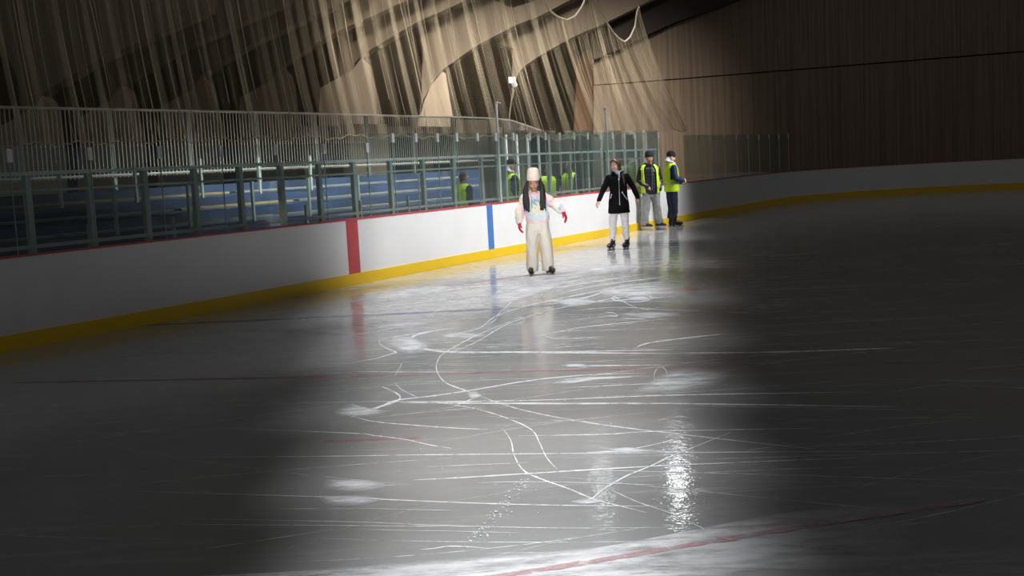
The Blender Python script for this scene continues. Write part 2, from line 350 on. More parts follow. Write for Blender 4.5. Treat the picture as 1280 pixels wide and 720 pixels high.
S = [([(765,193),(600,192),(400,190),(250,190),(175,182),(145,165),(150,152),(185,142),(240,133)],3.0),
 ([(765,184),(560,188),(330,192)],1.6), ([(1300,180),(1000,190),(765,192)],2.4),
 ([(0,215),(60,205),(100,193),(108,190),(80,178),(68,165),(90,157),(140,148),(185,142)],1.6),
 ([(395,110),(300,150),(225,190),(207,210),(205,235),(225,262),(270,280),(298,292),(290,300),(260,312),(235,322)],1.8),
 ([(0,345),(60,325),(105,305),(200,293),(300,278),(420,258),(560,244),(700,240)],1.9),
 ([(75,272),(105,285),(118,298),(100,310),(50,325),(0,345)],2.6),
 ([(200,308),(300,325),(380,350),(430,375),(448,405),(465,440),(490,468)],1.8),
 ([(300,292),(400,325),(550,355),(765,383),(1100,420)],1.5),
 ([(5,343),(60,355),(150,363),(250,370),(325,373)],1.4),
 ([(-300,370),(0,382),(60,388),(130,397),(190,410),(240,418)],1.4),
 ([(90,308),(400,305),(765,292),(1200,285)],1.6), ([(120,310),(500,312),(765,312),(1300,320)],2.4),
 ([(-400,440),(0,436),(200,433),(765,428),(1300,425)],1.1),
 ([(150,493),(250,488),(400,479),(550,470),(765,458),(1200,440)],2.0),
 ([(-500,520),(0,535),(100,540),(300,548),(500,553),(765,556)],1.7),
 ([(-400,585),(0,592),(200,600),(500,607),(765,605)],1.0), ([(-400,598),(0,601),(300,604)],1.0),
 ([(360,370),(380,400),(388,435),(410,470),(450,490),(520,515),(580,540),(640,555),(700,570)],2.2),
 ([(520,545),(565,540),(600,515),(650,485),(710,460),(765,435),(900,380)],2.2),
 ([(615,515),(680,545),(765,575),(900,640)],1.4), ([(165,658),(200,655),(240,650),(330,655)],1.4),
 ([(400,388),(600,385),(720,378),(1100,370)],1.2), ([(670,182),(700,170),(765,160),(900,145)],2.0),
 ([(460,150),(490,158),(600,155)],1.0), ([(215,150),(300,135),(345,105),(420,80),(560,50),(700,20)],1.4),
 ([(240,190),(300,165),(380,120),(500,85),(640,60),(765,40)],1.2), ([(180,115),(200,95),(215,88)],1.0),
 ([(500,275),(765,262)],1.0), ([(620,55),(680,85),(765,90),(1000,100)],1.0), ([(430,155),(560,130),(765,110)],1.0),
 ([(500,222),(600,222),(765,220)],1.6), ([(0,236),(300,238)],1.0), ([(105,248),(118,225),(122,215)],0.9), ([(105,262),(120,278),(160,298)],0.9),
 ([(640,425),(765,400)],1.0),([(560,428),(700,424),(765,428)],2.0),
 ([(470,70),(560,60),(640,35),(765,22)],1.6),([(500,50),(600,30),(765,10)],1.2),([(440,45),(600,20),(700,5)],1.2),
 ([(500,80),(620,68),(765,60)],1.0),([(320,128),(345,112),(350,100),(380,72),(385,60)],1.2),
 ([(380,125),(410,118),(405,108),(385,112)],1.0), ([(600,95),(625,98),(630,105),(612,103)],1.4), ([(640,110),(700,112)],1.4),
 ([(0,150),(200,120),(330,108)],0.8),([(30,90),(150,75),(300,60)],0.8),([(120,62),(260,40),(400,28)],1.0),([(20,60),(200,40),(330,25)],0.9),
 ([(450,30),(520,24),(600,10)],1.0),([(520,92),(640,84),(765,92)],0.9),
 ([(0,610),(400,618)],0.7),([(300,500),(460,498),(765,506)],0.9),([(180,462),(420,452)],0.8),([(0,560),(260,566)],0.7)]
bm = bmesh.new()
for pts, w in S: mark(bm, pts, w)
for cx, cy, rx, ry in ((667, 62, 48, 9), (735, 248, 16, 22)):
    mark(bm, [(cx+rx*math.cos(a/12*2*PI), cy+ry*math.sin(a/12*2*PI)) for a in range(13)], 1.2, taper=False)
tag(obj('skate_scratches', bm, M['scratch'], smooth='keep'), 'bold white curving skate tracks cut across the grey ice', 'skate scratches', kind='stuff')
# fine random scratches over the whole sheet
bm = bmesh.new(); rnd = random.Random(3)
for k in range(860):
    if k >= 620: c = Vector((rnd.uniform(-2.5, 3.5), rnd.uniform(10.5, 22), 0))
    elif rnd.random() < 0.5: c = Vector((rnd.uniform(-3.0, 4), rnd.uniform(5, 28), 0))
    else: c = Vector((rnd.uniform(-10, 22), rnd.uniform(4.6, 36), 0))
    if (c-BA).dot(BN) > -0.6: continue
    a0 = rnd.gauss(0.0, 0.22)+(PI if rnd.random() < .5 else 0); kap = rnd.gauss(0, 0.16); ln = rnd.uniform(0.4, 3.0); w = rnd.uniform(0.0015, 0.005)*(0.5+c.y/9); n = 14
    L_ = []; R_ = []; p_ = c.copy(); a = a0; z = 0.001+k*1e-6
    for i in range(n):
        nn = Vector((-math.sin(a), math.cos(a), 0)); ww = w*min(1, 4*i/n+.1, 4*(1-i/n))
        if (p_-BA).dot(BN) > -0.15: break
        L_.append(p_+nn*ww+Vector((0, 0, z))); R_.append(p_-nn*ww+Vector((0, 0, z)))
        p_ = p_+Vector((math.cos(a), math.sin(a), 0))*ln/n; a += kap*ln/n
    if len(L_) > 2: ribbon(bm, L_, R_)
tag(obj('fine_skate_scratches', bm, M['scratchfine'], smooth='keep'), 'countless thin faint scratches scattered over the grey ice', 'skate scratches', kind='stuff')
# snow patches
def snow_patch(bm, poly, conv=MK, rings=6):
    lay = bm.verts.layers.float.get('cover') or bm.verts.layers.float.new('cover'); zz[0] += 0.00003
    P = [conv(*p_) for p_ in poly]; P = spline(P+[P[0]], 5)[:-1]
    cx = sum(p_[0] for p_ in P)/len(P); cy = sum(p_[1] for p_ in P)/len(P)
    def mk(x, y, c):
        g = ground(x, y); g.z = zz[0]; v = bm.verts.new(g); v[lay] = c; return v
    ctr = mk(cx, cy, 1.0); prev = None
    for r_ in range(1, rings+1):
        t = r_/rings; ring = [mk(cx+(x-cx)*t, cy+(y-cy)*t, 1.0 if t < .5 else (1-t)*2) for x, y in P]; n = len(ring)
        for k in range(n):
            if prev is None: bm.faces.new((ctr, ring[k], ring[(k+1) % n]))
            else: bm.faces.new((prev[k], ring[k], ring[(k+1) % n], prev[(k+1) % n]))
        prev = ring
bm = bmesh.new()
for poly in ([(660,285),(700,262),(740,240),(800,225),(900,240),(850,275),(740,288)], [(-60,490),(40,493),(95,505),(30,520),(-60,515)], [(-80,530),(40,530),(80,540),(20,555),(-60,552)],
   [(600,420),(660,415),(720,424),(640,430)], [(500,218),(560,218),(570,226),(510,226)], [(440,262),(520,250),(640,246),(720,246),(600,256),(490,268)],
   [(510,545),(560,535),(620,540),(560,552)], [(60,160),(130,148),(200,175),(150,195),(110,185)], [(200,150),(270,142),(330,152),(240,160)], [(270,285),(300,282),(315,295),(285,302)],
   [(560,45),(660,30),(765,25),(800,50),(700,60),(600,60)], [(640,60),(700,58),(720,66),(660,68)], [(470,70),(540,60),(600,72),(520,84)], [(0,310),(60,325),(100,330),(20,345),(-40,335)],
   [(300,60),(420,30),(520,25),(430,60),(330,85)], [(0,60),(120,40),(260,20),(300,30),(150,60),(20,80)], [(330,20),(520,0),(640,-20),(700,-10),(560,15),(400,35)], [(0,140),(60,120),(200,105),(260,112),(120,135)], [(620,100),(700,94),(800,100),(720,112)],
   [(-700,735),(-200,712),(100,690),(400,668),(600,650),(765,620),(1100,560),(1300,560),(1300,700),(765,700),(500,740),(200,800),(-700,830)],
   [(-500,760),(0,705),(400,680),(765,640),(1100,600),(1000,760),(400,800),(-200,820)]):
    snow_patch(bm, poly)
# dotted toe-pick trail
for k in range(150):
    t = rnd.random(); X = 430-150*t+rnd.gauss(0, 12); Y = 480+170*t+rnd.gauss(0, 6); s_ = rnd.uniform(1.2, 4.5)
    snow_patch(bm, [(X-s_, Y), (X, Y-s_*.5), (X+s_, Y), (X, Y+s_*.5)], rings=2)
for k in range(120):
    X = rnd.uniform(0, 765); Y = rnd.uniform(60, 640); s_ = rnd.uniform(0.8, 2.8)
    snow_patch(bm, [(X-s_, Y), (X, Y-s_*.5), (X+s_, Y), (X, Y+s_*.5)], rings=2)
tag(obj('snow_dust', bm, M['snow'], smooth='keep'), 'white scraped snow dust lying in patches on the ice', 'snow', kind='stuff')
# painted lines under the ice
def line_thing(name, label, segs, m, z=0.0006):
    bm = bmesh.new(); keep = zz[0]; zz[0] = z
    for pts, w in segs: mark(bm, pts, w, taper=False)
    zz[0] = keep; o = obj(name, bm, m, smooth='keep'); tag(o, label, 'painted ice line'); return o
line_thing('painted_blue_line', 'faint blue line painted across the ice in front of the skaters', [([(-700,135),(-300,118),(0,104),(150,97),(340,88),(520,76),(765,62),(1000,48),(1500,20)], 2.6)], M['iceblue'])
line_thing('painted_red_line', 'thin dark red line painted straight across the middle of the ice', [([(-800,262),(0,247),(200,242),(400,236),(765,228),(1500,210)], 1.8)], M['icered'])
line_thing('painted_red_dash', 'short red dash at left foreground of the central ice', [([(-60,401),(0,399),(165,393)], 2.8)], M['icered'])
line_thing('painted_red_band', 'soft faded red band crossing the snowy foreground ice', [([(200,745),(380,718),(560,690),(765,655),(1100,600),(1500,540)], 8)], M['iceredsoft'], 0.0062)
line_thing('painted_red_mark', 'short bright red mark on the ice below the yellow vested guards', [([(700,49),(735,46),(765,44),(830,40)], 3.2)], M['icered'])
line_thing('painted_pink_line', 'thin pink line on the far ice behind the cream clad skater', [([(0,75),(380,13),(765,-17),(1100,-45)], 1.6)], M['iceredsoft'])

# ------------------------------------------------------------------ GLASS AND FRAME ABOVE THE BOARDS
ZT0 = ZC+0.03
clipx = [457,490,519,546,570,596,619,641,661.5,681,699,717,734,750,765,779.5,792.5,806.5,822]
cu = [bz(x, 160+0*x, 0.06)[0] for x in clipx]
ztop = 2.49
def pane(u0, u1, zt, label, group, notch=False, edge=False):
    t = thing('glass_pane', label, 'glass pane', bpt((u0+u1)/2, 0.06, ZT0), math.atan2(BU.y, BU.x), group)
    w = u1-u0-0.02; hgt = zt-ZT0; bm = bmesh.new()
    if notch: pts = [(-w/2, 0), (w/2, 0), (w/2, hgt), (-w/2+0.05, hgt), (-w/2, hgt-0.22)]
    else: pts = [(-w/2, 0), (w/2, 0), (w/2, hgt), (-w/2, hgt)]
    f0 = [bm.verts.new((x, -0.006, z)) for x, z in pts]; f1 = [bm.verts.new((x, 0.006, z)) for x, z in pts]
    bm.faces.new(f0); bm.faces.new(f1[::-1])
    for k in range(len(pts)): bm.faces.new((f0[k], f0[(k+1) % len(pts)], f1[(k+1) % len(pts)], f1[k]))
    obj('pane', bm, M['glass'], t)
    bm = bmesh.new(); box(bm, (w/2+0.01, 0, hgt-0.08), (0.075, 0.03, 0.16)); tag(obj('clip', bm, M['alulight'], t), 'pale metal clip')
    bm = bmesh.new(); box(bm, (w/2+0.01, 0, hgt/2), (0.007 if not edge else 0.04, 0.014, hgt-0.002)); obj('joint_seal', bm, M['alulight'] if edge or u1 > 8.8 else M['alu'], t)
    return t
for i in range(len(cu)-1):
    last = i == len(cu)-2
    pane(cu[i], cu[i+1], ztop, 'clear glass pane with cut corner, first tall pane after the lower glass' if i == 0 else ('last clear glass pane ending at the white edge post' if last else 'tall clear safety glass pane in the row above the white boards'),
         None if i == 0 or last else 'tall glass panes above the boards', notch=(i == 0), edge=last)
u = cu[0]
for k in range(14):
    pane(u-1.2, u, 2.33, 'lower glass pane left of the tall safety glass row', 'lower glass panes at the left'); u -= 1.2
u = bz(858, 200)[0]
for k in range(9):
    pane(u, u+1.2, 2.40, 'safety glass pane beyond the gap behind the guards', 'far glass panes at the right'); u += 1.2
# metal frame: posts and three rails
postx = [441,487,528,566,601,631,659,686,712,734,757,779,800,818]
pu = [bz(x, 195, 0.22)[0] for x in postx]; lu = pu[0]
pu = [lu-0.95*k for k in range(14, 0, -1)] + pu
ZR = 2.04
fr = thing('guard_frame', 'grey green metal frame of posts and rails standing behind the glass', 'metal frame', bpt(0, 0.22, 0))
fr.location = (0, 0, 0)
for i, q in enumerate(pu):
    bm = bmesh.new(); bbox(bm, q-0.04, q+0.04, 0.20, 0.27, 0.0, ZR); obj('post', bm, M['alu'], fr)
for z, t_ in ((ZR, 0.045), (1.83, 0.03), (1.16, 0.045)):
    bm = bmesh.new(); bbox(bm, pu[0]-0.5, pu[-1]+0.1, 0.19, 0.21, z-t_/2, z+t_/2); obj('rail', bm, M['alulight'] if z > 2 else M['alu'], fr)
for px, top, lab in ((620, 128, 'tall slim pale pole in front of the net, left of two'), (757, 136, 'tall slim pale pole in front of the net, right of two')):
    uu, zt = bz(px, top, 0.10); t = thing('net_pole', lab, 'pole', bpt(uu, 0.10, ZT0))
    bm = bmesh.new(); tube(bm, [(0, 0, 0), (0, 0, zt-ZT0)], 0.028, 10); obj('pole', bm, M['alulight'], t)
    bm = bmesh.new(); tube(bm, [(0, 0, zt-ZT0-0.03), (0, 0, zt-ZT0+0.02)], 0.045, 10); tube(bm, [(0, 0, zt-ZT0), (0.09, -0.02, zt-ZT0-0.02)], 0.02, 6); obj('end_cap', bm, M['alu'], t)

# ------------------------------------------------------------------ BLEACHERS
bl = thing('bleachers', 'blue stepped bleachers with pale plank benches behind the glass', 'bleachers', (0, 0, 0))
NT = 6
for k in range(NT):
    o0 = 2.0+0.62*k; z = 0.55+0.24*k; ue = bz(604-3*k, 235, o0+0.3)[0]
    bm = bmesh.new(); bbox(bm, -16, ue, o0, o0+0.62, 0.0, z); obj('tier', bm, M['bluewall'], bl)
    segs = [(-16, -10.2), (-10, -5.2), (-5, 0.2), (0.4, 3.6), (3.8, ue)] if k % 2 else [(-16, -8), (-7.8, -3), (-2.8, 2.4), (2.6, ue-0.6)]
    for j, (a, b) in enumerate(segs):
        if b <= a: continue
        bm = bmesh.new(); bbox(bm, a, b, o0+0.08, o0+0.36, z+0.05, z+0.09)
        obj('bench_plank', bm, M['yplank'] if (j+k) % 4 == 2 else M['plank'], bl)
    if k in (0, 2, 4):
        bm = bmesh.new()
        for q in range(11): bbox(bm, -12+q*1.7, -11.95+q*1.7, o0+0.05, o0+0.1, z, z+0.75)
        obj('handrail_stanchions', bm, M['alu'], bl)
# ------------------------------------------------------------------ MEZZANINE RAILING (white slatted fence)
OFF_F = 6.6
def fence_pts():
    out = []
    for px, py in ((380,141.5),(438,143.5),(500,145),(580,146.7),(622,148.5),(640,151),(660,157.5),(678,164)):
        out.append(bz(px, py, OFF_F))
    return out
fp = fence_pts()
fn = thing('slatted_railing', 'pale railing of thin upright slats above the bleachers, dipping at its right end', 'railing', (0, 0, 0))
def ftop(u): return interp(fp, u)
ua, ub = -14.0, fp[-1][0]
bm = bmesh.new(); uu = ua
while uu < ub:
    zt = ftop(uu); bbox(bm, uu, uu+0.020, OFF_F, OFF_F+0.012, zt-1.35, zt); uu += 0.105
obj('slat_panel', bm, M['rail'], fn)
bm = bmesh.new(); tube(bm, [bpt(ua, OFF_F+.01, ftop(ua))]+[bpt(a, OFF_F+.01, b) for a, b in fp if a > ua], 0.03, 6); obj('top_rail', bm, M['rail'], fn)
bm = bmesh.new(); tube(bm, [bpt(ua, OFF_F+.01, ftop(ua)-1.3)]+[bpt(a, OFF_F+.01, b-1.3) for a, b in fp if a > ua], 0.03, 6); obj('bottom_rail', bm, M['rail'], fn)
bm = bmesh.new(); uu = ua
while uu < ub: bbox(bm, uu, uu+0.08, OFF_F+0.03, OFF_F+0.11, 0, ftop(uu)); uu += 2.2
obj('support_posts', bm, M['alu'], fn)
# lower back structures behind the glass
def seg_wall(name, label, cat, off, px0, px1, ytop, m, depth=0.25, parts=None):
    u0 = bz(px0, 200, off)[0]; u1 = bz(px1, 200, off)[0]; zt = bz((px0+px1)/2, ytop, off)[1]
    bm = bmesh.new(); bbox(bm, u0, u1, off, off+depth, 0, zt); return tag(obj(name, bm, m), label, cat), u0, u1, zt
seg_wall('beige_pillar', 'beige pillar behind the slatted railing at the far left', 'pillar', 7.4, 438, 487, 155, M['pier'])
seg_wall('dark_doorway', 'wide dark doorway seen through the railing, left one', 'doorway', 7.7, 487, 527, 172, M['greydark'])
seg_wall('rust_pillar', 'narrow rust brown pillar between two dark doorways', 'pillar', 7.4, 527, 541, 160, M['rust'])
seg_wall('dark_doorway', 'wide dark doorway beside the rust brown pillar, right one', 'doorway', 7.7, 541, 582, 168, M['greydark'])
seg_wall('beige_pillar', 'pale grey beige pillar right of the dark doorways', 'pillar', 7.4, 582, 624, 150, M['pier'])
seg_wall('entrance_wall', 'plain beige wall stretch above the dark doorways', 'wall panel', 8.2, 380, 630, 158, M['vault'])
u0 = bz(628, 200, 5.5)[0]
pw = thing('partition_wall', 'long grey green partition of upright panels behind the right glass', 'partition', (0, 0, 0))
cols = [(0.20,0.21,0.18),(0.34,0.34,0.30),(0.12,0.14,0.13),(0.26,0.27,0.24),(0.16,0.18,0.17),(0.42,0.40,0.34)]
mats = [mat('partition_panel', c, 0.7, var=0.12, scale=1.5) for c in cols]
xs = [628,642,652,664,676,690,700,716,728,742,756,768,782,796,808,824]
for i in range(len(xs)-1):
    a = bz(xs[i], 200, 5.5)[0]; b = bz(xs[i+1], 200, 5.5)[0]; zt = bz(xs[i], 163 if i % 3 else 168, 5.5)[1]
    bm = bmesh.new(); bbox(bm, a, b-0.05, 5.5+0.1*(i % 2), 5.75, 0, zt); obj('upright_panel', bm, mats[(i*5+i//2) % 6], pw)
for i in range(14):
    a = bz(634+i*13.5, 200, 4.2)[0]; bm = bmesh.new(); bbox(bm, a, a+0.05, 4.2, 4.25, 0, bz(634+i*13.5, 168, 4.2)[1]); obj('upright_bar', bm, M['alulight'], pw)
# ------------------------------------------------------------------ UPPER HALL: vaults, piers, wall
def slab(name, pts, Y, th, m, label=None, cat=None, parent=None, group=None):
    bm = bmesh.new(); P = [at_y(x, y, Y) for x, y in pts]
    f0 = [bm.verts.new(p_) for p_ in P]; f1 = [bm.verts.new(p_+Vector((0, th, 0))) for p_ in P]; n = len(P)
    bm.faces.new(f0); bm.faces.new(f1[::-1])
    for k in range(n): bm.faces.new((f0[k], f0[(k+1) % n], f1[(k+1) % n], f1[k]))
    o = obj(name, bm, m, parent)
    if label: tag(o, label, cat, group)
    return o
bm = bmesh.new(); box(bm, (0, 58, 9), (150, 0.5, 24)); tag(obj('wall_back', bm, M['dark']), kind='structure')
arc1 = spline([(425,262),(425,150),(440,89),(452,70),(483,50),(523,27),(559,11),(600,-8),(660,-34)], 6)
arc2 = spline([(523,262),(523,150),(537,110),(553,88),(566,78),(598,56),(648,30),(672,21),(709,2),(745,-14)], 6)
arc3 = spline([(636,262),(636,150),(642,118),(648,92),(665,76),(700,55),(723,43),(760,27),(814,0),(850,-18)], 6)
def shift(c, dx, dy=0): return [(x+dx, y+dy) for x, y in c]
def vault(arc, left, Y, label, tops, m=None):
    slab('concrete_vault', arc+tops+left, Y, 1.2, m or M['vault'], label, 'vault')
vault(arc1, [(330,-60),(395,-10),(421,50),(428,110),(421,262)], 42, 'brown concrete vault rib sweeping up at the left of the net', [(660,-60)])
vault(arc2, [(521,28),(529,60),(527,110),(519,262)], 43.8, 'brown concrete vault rib rising behind the middle of the net', [(745,-20),(700,-10),(640,10),(600,-8)])
vault(arc3, [(622,55),(641,60),(640,110),(630,262)], 45.6, 'brown concrete vault rib rising behind the right peaks of the net', [(850,-30),(742,-12),(733,-5),(690,13),(650,32)])
slab('concrete_pier', [(395,266),(400,110),(440,88),(452,72),(460,80),(464,95),(472,152),(472,266)], 41.0, 0.8, M['pier'], 'concrete pier coloured pale as if brightly lit, at the far left behind the net', 'pier')
slab('concrete_pier', [(523,262),(523,152),(530,128),(538,108),(553,89),(557,92),(560,110),(567,152),(567,262)], 42.9, 0.8, M['pier'], 'pale concrete wedge pier left of the tall pole', 'pier')
# repeats to the left of the first vault
for k, nm in ((1, 'next'), (2, 'second'), (3, 'third'), (4, 'fourth')):
    dx = -100*k; dy = 12*k
    slab('concrete_vault', shift(arc1, dx, dy)+[(660+dx, -60), (330+dx, -60)]+shift([(395,-10),(421,50),(428,110),(421,262)], dx, dy), 42-1.8*k, 0.9, M['vault'], 'concrete vault rib, %s one left of the bright pier' % nm, 'vault')
    slab('concrete_pier', shift([(395,266),(400,110),(440,88),(452,72),(460,80),(464,95),(472,152),(472,266)], dx, dy), 41.12-1.8*k, 0.75, M['pier'], 'pale concrete pier, %s one left of the brightest pier' % nm, 'pier')
# dark slab standing for the shaded gap, and the panelled end wall
slab('dark_gap_slab', [(740,34),(760,27),(814,0),(900,-40),(1400,-260),(1400,-200),(900,8),(842,28),(767,64),(742,74)], 47.2, 0.5, M['beam'], 'broad dark slab standing for the shaded gap slanting up to the right', 'beam')
def panel_mat():
    m = mat('end_wall_panel', srgb(148, 128, 108), 0.8); nt = m.node_tree; b = nt.nodes['Principled BSDF']
    tc = nt.nodes.new('ShaderNodeTexCoord'); w = nt.nodes.new('ShaderNodeTexNoise'); mp = nt.nodes.new('ShaderNodeMapping'); mp.inputs['Scale'].default_value = (9, 9, 0.15)
    nt.links.new(tc.outputs['Object'], mp.inputs[0]); nt.links.new(mp.outputs[0], w.inputs['Vector']); w.inputs['Scale'].default_value = 1.0
    cr = nt.nodes.new('ShaderNodeValToRGB'); cr.color_ramp.elements[0].position = 0.3; cr.color_ramp.elements[0].color = (*srgb(128,108,90), 1)
    cr.color_ramp.elements[1].position = 0.7; cr.color_ramp.elements[1].color = (*srgb(158,138,118), 1)
    nt.links.new(w.outputs['Fac'], cr.inputs[0]); nt.links.new(cr.outputs[0], b.inputs['Base Color']); return m
M['panel'] = panel_mat()
ew = thing('end_wall_cladding', 'brown panelled end wall under the dark slanting gap at right', 'wall cladding', (0, 0, 0))
slab('upper_panel', [(742,76),(767,65),(842,30),(900,10),(1400,-190),(1400,54),(842,98.5),(785,103),(742,106)], 48.0, 0.6, M['panel'], parent=ew)
slab('lower_panel', [(742,107),(785,104.4),(842,100),(1400,56),(1400,240),(742,240)], 48.0, 0.6, M['panel'], parent=ew)
slab('edge_trim', [(742,75),(767,63.5),(842,28),(900,8),(1400,-196),(1400,-190),(900,10.5),(842,30.5),(767,66),(742,77.5)], 47.8, 0.4, M['beam'], parent=ew)
slab('rust_panel', [(722,72),(740,58),(752,62),(765,160),(765,258),(712,258)], 49.2, 0.4, M['rust'], 'rust brown cladding strip left of the panelled end wall', 'wall cladding')
# small white lamp hanging in front of the vaults
t = thing('flood_lamp', 'small white flood lamp hanging behind the net', 'lamp', at_y(640, 100, 45.3))
bm = bmesh.new(); box(bm, (0, 0, 0), (0.26, 0.2, 0.22)); tube(bm, [(0.0, 0, 0.0), (0.12, 0.1, -0.22)], 0.10, 8); obj('housing', bm, M['whiteplastic'], t)
bm = bmesh.new(); tube(bm, [(0.12, 0.12, -0.2), (0.26, 0.28, -0.5)], 0.05, 8); obj('bracket', bm, M['beam'], t)

# ------------------------------------------------------------------ PROTECTIVE NET
NOFF = 0.42
Ttab = [(-200,-70),(560,-50),(660,-18),(676,-2),(686,12),(697,21),(708,25),(719,20),(727,9),(733,-5),(741,-6),(748,9),(757,25),(767,41),(775,49),(781,52),(788,46),(794,32),(797,9),(799,9)]
Btab = [(-200,-150),(0,45),(438,481),(560,606),(661,712),(700,748),(733,772),(741,788),(765,812),(781,832),(799,858)]
YB = [(-200,186),(438,171),(520,170),(640,172),(700,173),(760,168),(860,164)]
def netpt(xt, t, off):
    yt = interp(Ttab, xt); xb = interp(Btab, xt); yb = interp(YB, xb)
    wob = 2.2*math.sin(xb*0.11)+1.3*math.sin(xb*0.37+1)
    x = xt+(xb-xt)*(t**1.25); y = yt+(yb+wob*t-yt)*t
    uu, z = bz(x, y, off); return bpt(uu, off, z)
xs = []; x = -190.0
while x < 799: xs.append(x); x += 2.2 if x > 640 else 3.2
xs.append(799.0)
def ripple(x): return 0.16*math.sin(x*0.33+1.3*math.sin(x*0.05))+0.09*math.sin(x*0.81+2.0)
net = thing('protective_net', 'tan protective netting hanging in loose folds above the rink glass', 'net', (0, 0, 0))
bm = bmesh.new(); uvl = bm.loops.layers.uv.new('UVMap'); NTT = 20; grid = []; ulen = 0; prev = None
for x in xs:
    row = [netpt(x, j/NTT, NOFF+ripple(x)*(0.25+0.75*j/NTT)) for j in range(NTT+1)]
    m_ = netpt(x, 0.1, NOFF+ripple(x))
    if prev is not None: ulen += min((m_-prev).length*1.0, 0.12)
    prev = m_; grid.append((ulen, [bm.verts.new(p_) for p_ in row]))
for i in range(len(grid)-1):
    for j in range(NTT):
        f = bm.faces.new((grid[i][1][j], grid[i+1][1][j], grid[i+1][1][j+1], grid[i][1][j+1]))
        hv = 6.0/NTT
        for l, (a, b) in zip(f.loops, ((grid[i][0], j*hv), (grid[i+1][0], j*hv), (grid[i+1][0], (j+1)*hv), (grid[i][0], (j+1)*hv))): l[uvl].uv = (a, b)
obj('mesh_sheet', bm, M['net'], net, smooth='keep')
bm = bmesh.new(); tube(bm, [netpt(x, 0, NOFF) for x in xs], 0.022, 5); obj('edge_rope', bm, M['rope'], net)
bm = bmesh.new(); tube(bm, [netpt(799, j/NTT, NOFF) for j in range(NTT+1)], 0.012, 5); obj('edge_rope', bm, M['rope'], net)
bm = bmesh.new(); tube(bm, [netpt(x, 1, NOFF) for x in xs], 0.010, 5); obj('hem_rope', bm, M['rope'], net)
rn = random.Random(11)
folds = []; x = -180
while x < 660: folds.append((x+rn.uniform(-3, 3), rn.choice((0.004, 0.005, 0.007, 0.009)))); x += rn.uniform(6, 16)
for x0, c in ((672,1),(690,1),(699,1),(708,1),(712,1),(718,1),(722,1),(727,1),(731,1),(733,1),(735,1),(737,1),(739,1),(741,1),(743,1),(746,1),(752,1),(760,1),(770,1),(776,1),(781,1),(784,1),(789,1),(794,1),(796.5,1),(797.5,1),(798.5,1)):
    folds.append((x0, rn.choice((0.005, 0.006, 0.009))))
for i, (x0, r_) in enumerate(folds):
    d_ = rn.uniform(-6, 8); t1 = rn.choice((1.0, 1.0, 1.0, 0.8))
    pts = []
    for j in range(17):
        t_ = j/16*t1; xx = x0+d_*math.sin(t_*PI*0.8)*(0.35 if x0 > 665 else 1); pts.append(netpt(min(799, xx), t_, NOFF-0.16-0.05*math.sin(j*0.7+i)))
    bm = bmesh.new(); tube(bm, pts, [r_*(0.8+0.35*math.sin(j*0.25+i)) for j in range(17)], 5); obj('gathered_fold', bm, M['rope'], net)
# wider overlapping bands of mesh
for k in range(25):
    x0 = -180+k*38+rn.uniform(-12, 12)
    if x0 > 790: break
    w0 = rn.uniform(3, 7)*(0.5 if x0 > 665 else 1); w1 = rn.uniform(5, 11)
    bm = bmesh.new(); uvl = bm.loops.layers.uv.new('UVMap'); L_ = []; R_ = []
    for j in range(17):
        t_ = j/16; w = w0+(w1-w0)*t_; a = netpt(x0, t_, NOFF-0.24); b = netpt(min(799, x0+w), t_, NOFF-0.20); L_.append(bm.verts.new(a)); R_.append(bm.verts.new(b))
    for j in range(16):
        f = bm.faces.new((L_[j], R_[j], R_[j+1], L_[j+1])); wd = 0.16
        for l, (a, b) in zip(f.loops, ((0, j*.35), (wd, j*.35), (wd, (j+1)*.35), (0, (j+1)*.35))): l[uvl].uv = (a, b)
    obj('overlap_band', bm, M['netdense'], net, smooth='keep')
# ------------------------------------------------------------------ PEOPLE
def crumple(me, amp, fr, seed=0.0, dirz=1.0):
    me.calc_loop_triangles()
    nr = [v.normal.copy() for v in me.vertices]
    for v, n in zip(me.vertices, nr):
        q = Vector((v.co.x*fr, v.co.y*fr, v.co.z*fr*dirz+seed))
        v.co += n*amp*noise.noise(q)
    return me
def hand(bm, wr, d, pn, thumb, s=1.0, curl=0.35, r=0.0085):
    """palm, four unequal bent fingers and a thumb leaving the side of the palm; pn = palm normal, thumb = +-1"""
    wr = Vector(wr); d = Vector(d).normalized(); pn = Vector(pn); pn = (pn-d*pn.dot(d)).normalized(); w = d.cross(pn)*thumb
    rot = Matrix((w, pn, d)).transposed().to_4x4()
    ell(bm, wr+d*0.048*s, (0.040*s, 0.016*s, 0.054*s), rot, 12)
    ell(bm, wr+d*0.028*s+w*0.020*s+pn*0.006*s, (0.020*s, 0.017*s, 0.032*s), rot, 10)
    for k, (o, l) in enumerate(((0.030, 0.068), (0.010, 0.078), (-0.011, 0.072), (-0.031, 0.056))):
        b = wr+d*(0.086-0.004*abs(k-1))*s+w*o*s; a = curl; pts = [(*(b-d*0.02*s), r*1.1*s)]; q = b; dd = d+w*o*2.2
        for seg, f_ in enumerate((0.42, 0.32, 0.26)):
            dv = (dd*math.cos(a)+pn*math.sin(a)).normalized(); pts.append((*q, r*s*(1-.06*seg))); q = q+dv*l*f_*s; a += curl
        pts.append((*q, r*0.82*s)); limb(bm, pts, 8)
    b = wr+d*0.026*s+w*0.030*s; q1 = b+(w*0.75+d*0.75+pn*0.25)*0.034*s; q2 = q1+(w*0.25+d+pn*0.35)*0.028*s
    limb(bm, [(*b, r*1.35*s), (*q1, r*1.15*s), (*q2, r*0.95*s)], 8)
